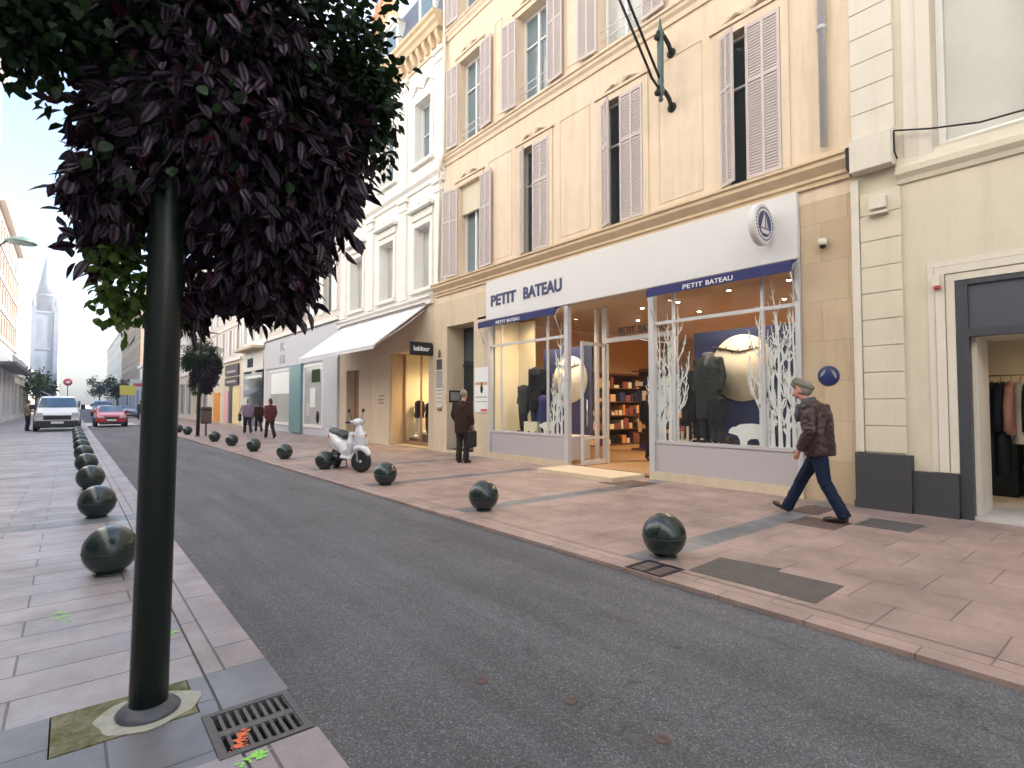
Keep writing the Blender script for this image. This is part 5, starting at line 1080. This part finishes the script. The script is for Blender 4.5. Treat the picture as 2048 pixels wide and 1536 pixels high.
def figure(t,J,vox=.012,skin='skin',coat=None,trous=None,shoe='shoe',hair=None,hat=None,pitch=0,yaw=0,hem=.78,collar=None,bulk=1.0,hands=True,skirt=False,headless=False,sleeve=True):
    J=mk(J); L=dict(local=True); Rm=(Matrix.Rotation(yaw,3,'Z')@Matrix.Rotation(-pitch,3,'X')); H=J['head']; hp=lambda x,y,z:H+Rm@V((x,y,z))
    b=MB()
    b.tube([J['pelvis']-V((0,0,.06)),J['pelvis']+V((0,0,.06)),J['waist'],J['chest'],J['chest'].lerp(J['neck'],.75),J['neck']],[.09,.105,.095,.11,.085,.055],14,flat=1.45)
    for s in 'LR':
        b.tube([J[s+'s'].lerp(J['chest'],.35),J[s+'s'],J[s+'e'],J[s+'e'].lerp(J[s+'w'],.35),J[s+'w']],[.055,.052,.040,.040,.026],10)
        b.tube([J[s+'h']+V((0,0,.02)),J[s+'h'].lerp(J[s+'k'],.35),J[s+'k'],J[s+'k'].lerp(J[s+'a'],.35),J[s+'a']],[.085,.08,.055,.056,.036],12)
        b.tube([J[s+'a']+V((0,0,.0)),J[s+'a'].lerp(J[s+'t'],.5),J[s+'t']],[.038,.036,.026],8)
        if hands: hand(b,J[s+'w'],(J[s+'w']-J[s+'e']),1 if s=='L' else -1)
    if not headless:
        b.tube([J['neck']-V((0,0,.05)),J['neck'],hp(0,-.02,-.06)],[.065,.055,.055],12)
        b.ball(H+Rm@V((0,-.012,.025)),(.075,.095,.098),18,0,Rm); b.ball(hp(0,.022,-.055),(.056,.066,.065),14,0,Rm)
        b.ball(hp(0,.072,-.098),(.026,.022,.02),10,0,Rm); b.tube([hp(0,.083,.02),hp(0,.104,-.018),hp(0,.090,-.030)],[.009,.016,.012],8)
        b.tube([hp(-.045,.076,.028),hp(0,.088,.034),hp(.045,.076,.028)],[.012,.012,.012],8); b.tube([hp(-.024,.080,-.060),hp(0,.088,-.058),hp(.024,.080,-.060)],[.008,.009,.008],8); b.tube([hp(-.02,.078,-.073),hp(0,.085,-.074),hp(.02,.078,-.073)],[.008,.009,.008],8)
        for s in (-1,1): b.ball(hp(s*.076,-.012,-.012),(.012,.022,.034),10,0,Rm)
    o=b.build('body',skin,t,local=True); remesh(o,min(vox,.010) if vox<.015 else vox,3)
    if not headless and vox<.015:
        for s in (-1,1):
            q=MB(); q.ball(hp(s*.033,.079,.008),(.011,.008,.007),8); q.build('eye','void',o,local=True)
    if hair:
        q=MB(); q.ball(H+Rm@V((0,-.030,.035)),(.082,.095,.10),18,0,Rm)
        if hair[1]: q.tube([hp(0,-.06,.03),hp(0,-.09,-.06),hp(0,-.085,-.06-hair[1])],[.07,.075,.05],12)
        q.build('hair',hair[0],t,local=True)
    if coat:
        k=bulk; q=MB(); hz=V((0,0,hem)); pv=J['pelvis']
        hemp=V((pv.x,pv.y,hem)); q.tube([hemp,hemp.lerp(J['waist'],.5),J['waist'],J['chest'],J['chest'].lerp(J['neck'],.62),J['neck']+V((0,0,.0))],[.135*k,.14*k,.138*k,.145*k,.115*k,.07*k],18,flat=1.36)
        if sleeve:
            for s in 'LR':
                m=J[s+'e']; q.tube([J[s+'s'].lerp(J['chest'],.25),J[s+'s'],J[s+'s'].lerp(m,.5),m,m.lerp(J[s+'w'],.5),J[s+'w'].lerp(m,.02)],[.075*k,.078*k,.068*k,.066*k,.060*k,.047*k],12)
                rr=RNG.normal(0,.006,(5,3))
                for i,f in enumerate((.25,.55,.85)): q.ball(J[s+'s'].lerp(m,f)+V(rr[i]),(.071*k,.074*k,.032),10)
        for i in range(5):
            z=hem+.06+i*.1; f=(z-hem)/max(.01,(J['chest'].z-hem)); c=hemp.lerp(J['chest'],min(1,f)); q.ball((c.x,c.y,z),(.188*k,.142*k,.034),16)
        o=q.build('coat',coat,t,local=True); remesh(o,vox,3); wrinkle(o,.011 if vox<.015 else .008)
    if collar:
        q=MB(); n=J['neck']; q.tube([n-V((0,.01,.09)),n-V((0,0,.02)),n+V((0,.02,.06))],[.10,.095,.085],16,flat=1.15); q.tube([n+V((-.05,.09,-.02)),n+V((-.04,.13,-.16)),n+V((-.02,.14,-.24))],[.045,.05,.03],10); o=q.build('scarf',collar,t,local=True); remesh(o,vox,3)
    if trous:
        q=MB()
        q.tube([J['pelvis']-V((0,0,.10)),J['pelvis'],J['pelvis']+V((0,0,.10))],[.11,.118,.105],14,flat=1.42)
        for s in 'LR': 
            a=J[s+'a']; kn=J[s+'k']; q.tube([J[s+'h']+V((0,0,.03)),J[s+'h'].lerp(kn,.4),kn,kn.lerp(a,.5),a+(a-kn).normalized()*.03],[.100,.092,.074,.070,.072],14)
            for f in (.2,.5,.75,.92): q.ball(kn.lerp(a,f),(.074,.074,.03),12)
        o=q.build('trousers',trous,t,local=True); remesh(o,vox,3); wrinkle(o,.007,8,14)
    for s in 'LR':
        q=MB(); a,tt=J[s+'a'],J[s+'t']; d=(tt-a); h=a-V((0,0,.045))-V((d.x,d.y,0)).normalized()*.045; h.z=max(h.z,.035)
        if tt.z>.07: h=a-V((0,.03,.06)); h.z=.04
        q.tube([h,a-V((0,0,.04)),h.lerp(tt,.62)+V((0,0,.006)),tt,tt+(tt-h).normalized()*.055],[.036,.046,.043,.037,.022],12); o=q.build('shoe',shoe,t,local=True); remesh(o,max(.009,vox*.8),3)
    if hat:
        q=MB(); q.ball(H+Rm@V((0,-.010,.075)),(.098,.122,.052),18,0,Rm); q.tube([hp(0,.05,.07),hp(0,.12,.052),hp(0,.158,.040)],[.03,.03,.016],14,flat=2.6); q.ball(H+Rm@V((0,.03,.078)),(.088,.09,.040),14,0,Rm); o=q.build('cap',hat,t,local=True); remesh(o,.010,4)
    return o
def person(label,x,y,rz,sc=1,cat='person',name='person',**k):
    t=thing(name,label,cat,(x,y,k.pop('z',0)),rz); J=k.pop('J',{}); figure(t,J,**k); t.scale=(sc,sc,sc); return t
def people():
    person('man in an olive flat cap, brown jacket and jeans striding along the right pavement',7.35,2.95,0,1.0,J=dict(pelvis=(0,-.04,.92),waist=(0,-.03,1.06),chest=(0,.0,1.28),neck=(0,.075,1.465),head=(0,.165,1.625),
        Ls=(-.19,.0,1.395),Le=(-.255,-.03,1.10),Lw=(-.235,.10,.875),Rs=(.19,.0,1.395),Re=(.23,-.04,1.12),Rw=(.21,.08,.89),
        Lh=(-.09,-.05,.90),Lk=(-.09,-.12,.49),La=(-.09,-.33,.105),Lt=(-.09,-.15,.035),Rh=(.09,-.03,.90),Rk=(.10,.20,.52),Ra=(.10,.41,.105),Rt=(.10,.56,.105)),
        skin='skin_r',coat='leather',trous='denim',hat='tweed',collar='scarf',pitch=-.42,hair=('hair_g',0),hem=.80,bulk=1.2,vox=.011)
    person('man in a brown coat standing with his back turned at the dark green doorway',7.55,11.25,R_(-62),1.04,J=dict(Lw=(-.20,.12,.95),Rw=(.24,.02,.90),chest=(0,.02,1.3),neck=(0,.03,1.47),head=(0,.07,1.62)),skin='skin_r',coat='brown_coat',trous='dark_cloth',hair=('hair_g',0),hem=.70,bulk=1.08,pitch=-.15)
    t=thing('bag','long dark bag hanging from the hand of the man in the brown coat','bag',(7.62,10.95,0)); b=MB(); b.box(7.50,7.74,10.90,11.02,.40,.80); b.build('pouch','dark_cloth',t,bev=.03); b=MB(); b.tube([(7.54,10.96,.80),(7.58,10.97,.90),(7.66,10.97,.90),(7.70,10.96,.80)],.010,6); b.build('strap','leather',t)
    W=dict(Lk=(-.09,.14,.52),La=(-.09,.22,.10),Lt=(-.09,.37,.05),Rk=(.09,-.02,.50),Ra=(.09,-.28,.13),Rt=(.09,-.14,.03),Lw=(-.24,-.1,.88),Rw=(.24,.15,.90))
    person('woman in a dark red coat and black trousers walking away along the right pavement',6.57,24.3,.1,.96,J=W,coat='red_coat',trous='dark_cloth',hair=('hair',.06),hem=.72,bulk=1.06,vox=.02)
    person('person in a mauve top and dark trousers walking away near the dark shop signs',6.8,29.0,0,.97,J=W,coat='mauve',trous='dark_cloth',hair=('hair_g',0),hem=.84,vox=.02)
    t=thing('bag','black shoulder bag carried by the person in the mauve top','bag',(6.42,28.9,0)); b=MB(); b.box(6.36,6.46,28.7,29.05,.62,.98); b.build('pouch','dark_cloth',t,bev=.04); b=MB(); b.tube([(6.41,28.72,.96),(6.5,28.85,1.40),(6.41,29.02,.96)],.015,6); b.build('strap','dark_cloth',t)
    person('person in a dark brown jacket walking just beyond the person in the mauve top',7.6,30.2,0,.9,J=W,coat='brown_coat',trous='dark_cloth',hair=('hair',.04),hem=.8,vox=.022)
    person('person in a tan jacket and dark trousers beside the parked white van',-1.76,39.2,R_(-70),.95,J=dict(Lw=(-.18,.3,1.15),Rw=(.2,.32,1.1)),coat='tan_cloth',trous='dark_cloth',hair=('hair',0),hem=.84,vox=.022)
    person('distant person in dark green clothes near the right kerb by the red car',5.0,60,.2,1.0,J=W,coat='dark_door',trous='dark_cloth',hair=('hair',0),hem=.8,vox=.03)
    person('dark dressed shopper standing inside the amber lit children\'s clothes shop',10.9,8.1,R_(150),1.0,z=.09,coat='cloth_b',trous='dark_cloth',hair=('hair',.05),hem=.8,vox=.02)
people()
# ------------------------------------------------------------------ window displays
def displays():
    X=XF+.55
    def mannequin(lab,x,y,sc,coat,tr,hem=.75,rz=R_(90),scarf=None,bulk=1.05,z=.70):
        t=thing('mannequin',lab,'mannequin',(x,y,z),rz); figure(t,dict(),vox=.02,skin='warmwhite',coat=coat,trous=tr,hem=hem,headless=True,hands=False,bulk=bulk,collar=scarf,shoe='leather'); t.scale=(sc,sc,sc)
    mannequin('tall headless mannequin in a long coat beside the moon in the right window',XF+.50,5.62,1.12,'cloth_g','cloth_b',.42,scarf='scarf',bulk=1.15)
    mannequin('smaller headless mannequin in a black coat behind the tree cutouts in the right shop window',XF+.62,6.05,.95,'cloth_b','cloth_b',.45,bulk=1.2)
    mannequin('smallest headless mannequin in dark grey clothes in the right shop window',XF+.32,5.36,.60,'cloth_b','cloth_g',.5,bulk=1.15)
    mannequin('headless mannequin in a black coat before the moon in the left shop window',XF+.48,10.42,1.15,'cloth_b','navyboard',.5,bulk=1.12)
    mannequin('headless child mannequin in dark grey clothes at the left end of the left shop window',XF+.50,10.98,.85,'cloth_g','cloth_b',.6)
    mannequin('child mannequin in a navy skirt coat beside the moon in the left shop window',XF+.40,10.06,.66,'navy','cloth_b',.45,bulk=1.3)
    for y0,y1,cy,cz,r,lab in ((4.12,6.15,5.15,2.12,.62,'right'),(8.92,10.62,9.62,2.06,.58,'left')):
        t=thing('display_backdrop','navy window backdrop with a large cream moon in the %s shop window'%lab,'backdrop',(XF+.9,(y0+y1)/2,.7))
        b=MB(); b.box(XF+.88,XF+.93,y0,y1,.70,2.86); b.build('board','navyboard',t); b=MB(); b.lathe([(r,-.03),(r,.0)],(XF+.875,cy,cz),48,0,'X'); mo=b.build('moon_disc','moon',t)
        b=MB(); xx=XF+.835
        b.tube([(xx,cy+.55,cz+.42),(xx,cy+.3,cz+.36),(xx,cy+.05,cz+.30),(xx,cy-.35,cz+.36)],[.03,.022,.018,.006],6)
        for k in range(7): y=cy+.45-.12*k; z=cz+.39-.03*(3-abs(3-k)); b.tube([(xx,y,z),(xx,y-.05,z+(.07 if k%2 else -.06))],[.012,.004],5)
        b.build('branch','bark',t)
        light('display_lamp',(XF+.35,cy,3.4),(60 if lab=='right' else 90)*LAMPK,(1,.86,.66),.1)
    # paper trees just behind the glass
    def ptree(y,h,lab,w=.047,z0=.71):
        b=MB(); rnd=random.Random(int(y*1000)); 
        def limb(y,z,a,l,w,dp):
            y2=y+l*math.sin(a); z2=z+l*math.cos(a); n=(math.cos(a)*w/2,-math.sin(a)*w/2); k=.62
            b.prism([(y-n[0],z-n[1]),(y+n[0],z+n[1]),(y2+n[0]*k,z2+n[1]*k),(y2-n[0]*k,z2-n[1]*k)],lambda u,v,d:(XF+d,u,v),.035+.0006*dp,.038+.0006*dp)
            if dp<5 and l>.05:
                limb(y2,z2,a*.5+rnd.uniform(-.10,.10),l*.80,w*.75,dp+1)
                if dp>0 or True:
                    for s in (-1,1):
                        if rnd.random()<.95: f=rnd.uniform(.35,.95); limb(y+(y2-y)*f,z+(z2-z)*f,a*.6+s*rnd.uniform(.32,.6),l*rnd.uniform(.32,.5),w*.66,dp+1)
        limb(y,z0,rnd.uniform(-.03,.03),h*.36,w*1.6,0); tag(b.build('paper_tree','paper',norm=False),lab,'paper tree','white paper trees on the shop windows')
    R1=['nearest the entrance','second from the entrance','third from the entrance','fourth from the entrance','fifth from the entrance']
    for i,(y,h) in enumerate(((6.38,1.75),(6.27,1.45),(6.15,1.85),(5.98,1.95),(6.33,1.2))): ptree(y,h,'paper tree at the left side of the right shop window, %s'%R1[i])
    R2=['nearest the stone pier','second from the stone pier','third from the stone pier','fourth from the stone pier','fifth from the stone pier','sixth from the stone pier']
    for i,(y,h) in enumerate(((3.86,2.0),(3.97,1.75),(4.08,2.1),(4.20,1.8),(4.38,1.9),(4.28,1.3))): ptree(y,h,'paper tree at the right side of the right shop window, %s'%R2[i])
    R3=['nearest the glass door','second from the glass door','third from the glass door','fourth from the glass door']
    for i,(y,h) in enumerate(((8.96,2.0),(9.08,1.5),(9.22,1.3),(9.36,1.1))): ptree(y,h,'white paper tree on the left shop window, %s'%R3[i])
    # paper bears and bird houses
    def cut(name,pts,y,z,s,lab,cat,x=.12,flip=1):
        b=MB(); b.prism([(y-flip*u*s,z+v*s) for u,v in pts],lambda u,v,d:(XF+d,u,v),x,x+.03); tag(b.build(name,'paper'),lab,cat)
    BEAR=[(0,.36),(.04,.46),(.12,.52),(.2,.52),(.26,.56),(.34,.60),(.6,.62),(.85,.60),(.97,.52),(1.0,.38),(.99,0),(.84,0),(.83,.16),(.78,.24),(.58,.22),(.50,.16),(.49,0),(.33,0),(.31,.2),(.25,.30),(.14,.33)]
    cut('paper_bear',BEAR,5.02,.71,.66,'white paper bear cutout at the bottom of the right shop window','cutout'); cut('paper_bear',BEAR,9.95,.71,.50,'white paper bear cutout at the bottom of the left shop window','cutout')
    HOUSE=[(-.5,0),(.5,0),(.5,.8),(.62,.8),(0,1.35),(-.62,.8),(-.5,.8)]
    cut('paper_birdhouse',HOUSE,6.2,1.50,.20,'white paper bird house among the paper trees of the right shop window','cutout',.07); cut('paper_birdhouse',HOUSE,9.28,1.45,.19,'white paper bird house among the paper trees of the left shop window','cutout',.07)
    b=MB()
    for y,z in ((6.2,1.62),(9.28,1.56)): pass
    # small props on the stage
    for y,x,m,lab in ((4.98,.30,'leather','brown boots on the stage of the right shop window'),(5.12,.33,'shelf_wood','small stack of brown boxes on the stage of the right shop window'),(9.72,.3,'kid_r','red shoes on the stage of the left shop window')):
        b=MB(); b.box(XF+x,XF+x+.12,y-.05,y+.05,.70,.80); b.box(XF+x-.08,XF+x+.06,y-.04,y+.03,.80 if 'box' in lab else .70,.86 if 'box' in lab else .745); tag(b.build('window_prop',m,bev=.01),lab,'window prop')
    b=MB(); 
    for a,c,e,f in ((6.0,6.3,.72,.76),(6.0,6.04,.76,1.02),(6.26,6.3,.76,1.02),(6.12,6.16,.76,.92)): b.box(XF+.40,XF+.43,a,c,e,f)
    tag(b.build('wooden_stand','warmwhite'),'small pale wooden stand low in the right shop window','stand')
    b=MB(); b.box(XF+.3,XF+.6,10.25,10.75,.70,1.0); tag(b.build('display_block','warmwhite',bev=.01),'cream display block under the mannequins of the left shop window','display block')
    # shop interior: shelves with folded clothes, tables, rails
    def shelf(x0,x1,y0,y1,lab,seed,axis='y'):
        t=thing('shelf_unit',lab,'shelf',((x0+x1)/2,(y0+y1)/2,.09)); b=MB(); b.box(x0,x1,y0,y1,.09,.14)
        if axis=='y': b.box(x1-.03,x1,y0,y1,.14,2.5)
        else: b.box(x0,x1,y1-.03,y1,.14,2.5)
        for z in (.6,1.05,1.5,1.95,2.4): b.box(x0,x1-.031,y0,y1-.031,z,z+.03)
        b.build('rack','shelf_wood',t); rnd=random.Random(seed); c=MB()
        for z in (.14,.63,1.08,1.53,1.98):
            a=y0 if axis=='y' else x0; e=(y1 if axis=='y' else x1)-.1
            while a<e-.2:
                w=rnd.uniform(.12,.30); h=rnd.uniform(.1,.36); m=rnd.choice([0,1,2,3,4,0,5])
                if axis=='y': c.box(x0+.03,x1-.06,a+.02,a+w,z+.001,z+h,m)
                else: c.box(a+.02,a+w,y0+.03,y1-.06,z+.001,z+h,m)
                a+=w+.02
        o=c.build('folded_clothes',['kid_r','cloth_c','cloth_w','navy','kid_o','cloth_b'],t); tag(o,kind='stuff')
    shelf(XF+8.3,XF+8.85,5,12.2,'long dark shelf of folded clothes on the back wall of the amber lit shop',3); shelf(XF+3,XF+8,11.8,12.35,'dark shelf of folded clothes along the far side wall of the amber lit shop',4,'x'); shelf(XF+4.2,XF+4.6,8.7,10.4,'free standing clothes shelf behind the glass door of the shop',5); shelf(XF+2.2,XF+2.6,4.4,6.2,'dark clothes shelf behind the right window backdrop',6)
    for i,(x,y,lab) in enumerate(((XF+3.0,7.0,'low table with folded clothes in the middle of the amber lit shop'),(XF+5.0,7.4,'low table with folded clothes farther back in the amber lit shop'))):
        t=thing('display_table',lab,'table',(x,y,.09)); b=MB(); b.box(x-.4,x+.4,y-.5,y+.5,.80,.85); b.build('table_top','shop_wall',t)
        for sx in (-.36,.36):
            for sy in (-.46,.46): b=MB(); b.box(x+sx-.03,x+sx+.03,y+sy-.03,y+sy+.03,.09,.80); b.build('leg','shop_wall',t)
        b=MB()
        for k in range(8): b.box(x-.35+.36*(k%2),x-.05+.36*(k%2),y-.45+.23*(k//2),y-.27+.23*(k//2),.851,.90+.05*(k%3),k%4)
        tag(b.build('folded_clothes',['kid_o','cloth_w','kid_r','navy'],t),kind='stuff')
    # beige shop display
    mannequin('mannequin in a black top and pale skirt in the window of the beige shop',XF+.88,17.18,1.0,'cloth_b','cloth_w',.85,z=.10); mannequin('second mannequin in dark clothes in the window of the beige shop, nearer the pier',XF+1.2,17.0,.95,'dark_cloth','cloth_g',.55,z=.10)
    b=MB(); b.box(XF+.56,XF+.72,15.6,16.6,.05,.42); b.box(XF+.60,XF+.72,16.6,17.4,.05,.25); tag(b.build('display_block','shelf_wood',bev=.01),'dark display steps on the floor of the beige shop window','display block')
    for k,(y,z,m) in enumerate(((15.9,.42,'paper'),(16.45,.42,'paper'),(17.0,.25,'paper'))):
        b=MB(); b.ball((XF+.64,y,z+.07),(.10,.07,.07),10); b.tube([(XF+.64,y,z+.1),(XF+.64,y+.06,z+.2),(XF+.64,y-.06,z+.2)],.01,6); tag(b.build('handbag',m),('small white handbag on the display steps of the beige shop, %s'%('nearest the pier','middle one','on the lower step')[k]),'handbag')
displays()
# ------------------------------------------------------------------ camera, sky, sun
def setup():
    cam=bpy.data.cameras.new('camera'); co=bpy.data.objects.new('camera',cam); COL.objects.link(co); co.location=(0,0,1.45)
    co.rotation_euler=(R_(90+2.10),0,R_(-39.02)); cam.sensor_width=36; cam.lens=36*1090/2048; cam.clip_start=.05; cam.clip_end=3000; scene.camera=co
    w=bpy.data.worlds.new('World'); scene.world=w; w.use_nodes=True; nt=w.node_tree; bg=nt.nodes['Background']
    sky=nt.nodes.new('ShaderNodeTexSky'); sky.sky_type='NISHITA'; sky.sun_disc=False; el=R_(33); az=R_(108)   # azimuth from +Y, negative = left
    sky.sun_elevation=el; sky.sun_rotation=az; sky.air_density=1.0; sky.dust_density=2.6; sky.ozone_density=1.0
    hs=nt.nodes.new('ShaderNodeHueSaturation'); hs.inputs['Saturation'].default_value=1.0; nt.links.new(sky.outputs[0],hs.inputs['Color']); tc=nt.nodes.new('ShaderNodeTexCoord'); cl=noise(nt,2.6,7,.62,mapv(nt,tc.outputs['Generated'],(1,1,2.2),(.3,.1,0)))
    cm=mixc(nt,ramp(nt,cl,[(.50,0),(.70,.6)]),(0,0,0),(7.5,7.6,7.8)); nt.links.new(hs.outputs[0],cm.node.inputs[6]); nt.links.new(cm,bg.inputs[0]); bg.inputs[1].default_value=SKY
    l=bpy.data.lights.new('sun','SUN'); l.energy=SUN; l.angle=R_(.5); l.color=(1,.95,.88); so=bpy.data.objects.new('sun',l); COL.objects.link(so)
    d=Vector((math.sin(az)*math.cos(el),math.cos(az)*math.cos(el),math.sin(el))); so.rotation_euler=d.to_track_quat('Z','Y').to_euler(); so.location=d*100
    scene.view_settings.view_transform='Standard'; scene.view_settings.look='None'; scene.view_settings.exposure=EXPO; scene.view_settings.gamma=1
    scene.cycles.max_bounces=8; scene.cycles.transparent_max_bounces=12; scene.cycles.sample_clamp_indirect=6; scene.cycles.use_denoising=True
SKY=.12; SUN=4.5; EXPO=1.98
setup()

def haze():
    b=MB(); b.box(-90,90,-40,430,-1.3,47); o=b.build('haze',[]); tag(o,kind='stuff')
    m=bpy.data.materials.new('street_haze'); m.use_nodes=True; nt=m.node_tree; nt.nodes.clear(); out=nt.nodes.new('ShaderNodeOutputMaterial'); v=nt.nodes.new('ShaderNodeVolumePrincipled')
    v.inputs['Color'].default_value=(.92,.95,1,1); v.inputs['Density'].default_value=.0018; v.inputs['Anisotropy'].default_value=.2; nt.links.new(v.outputs[0],out.inputs['Volume']); o.data.materials.append(m)
haze()
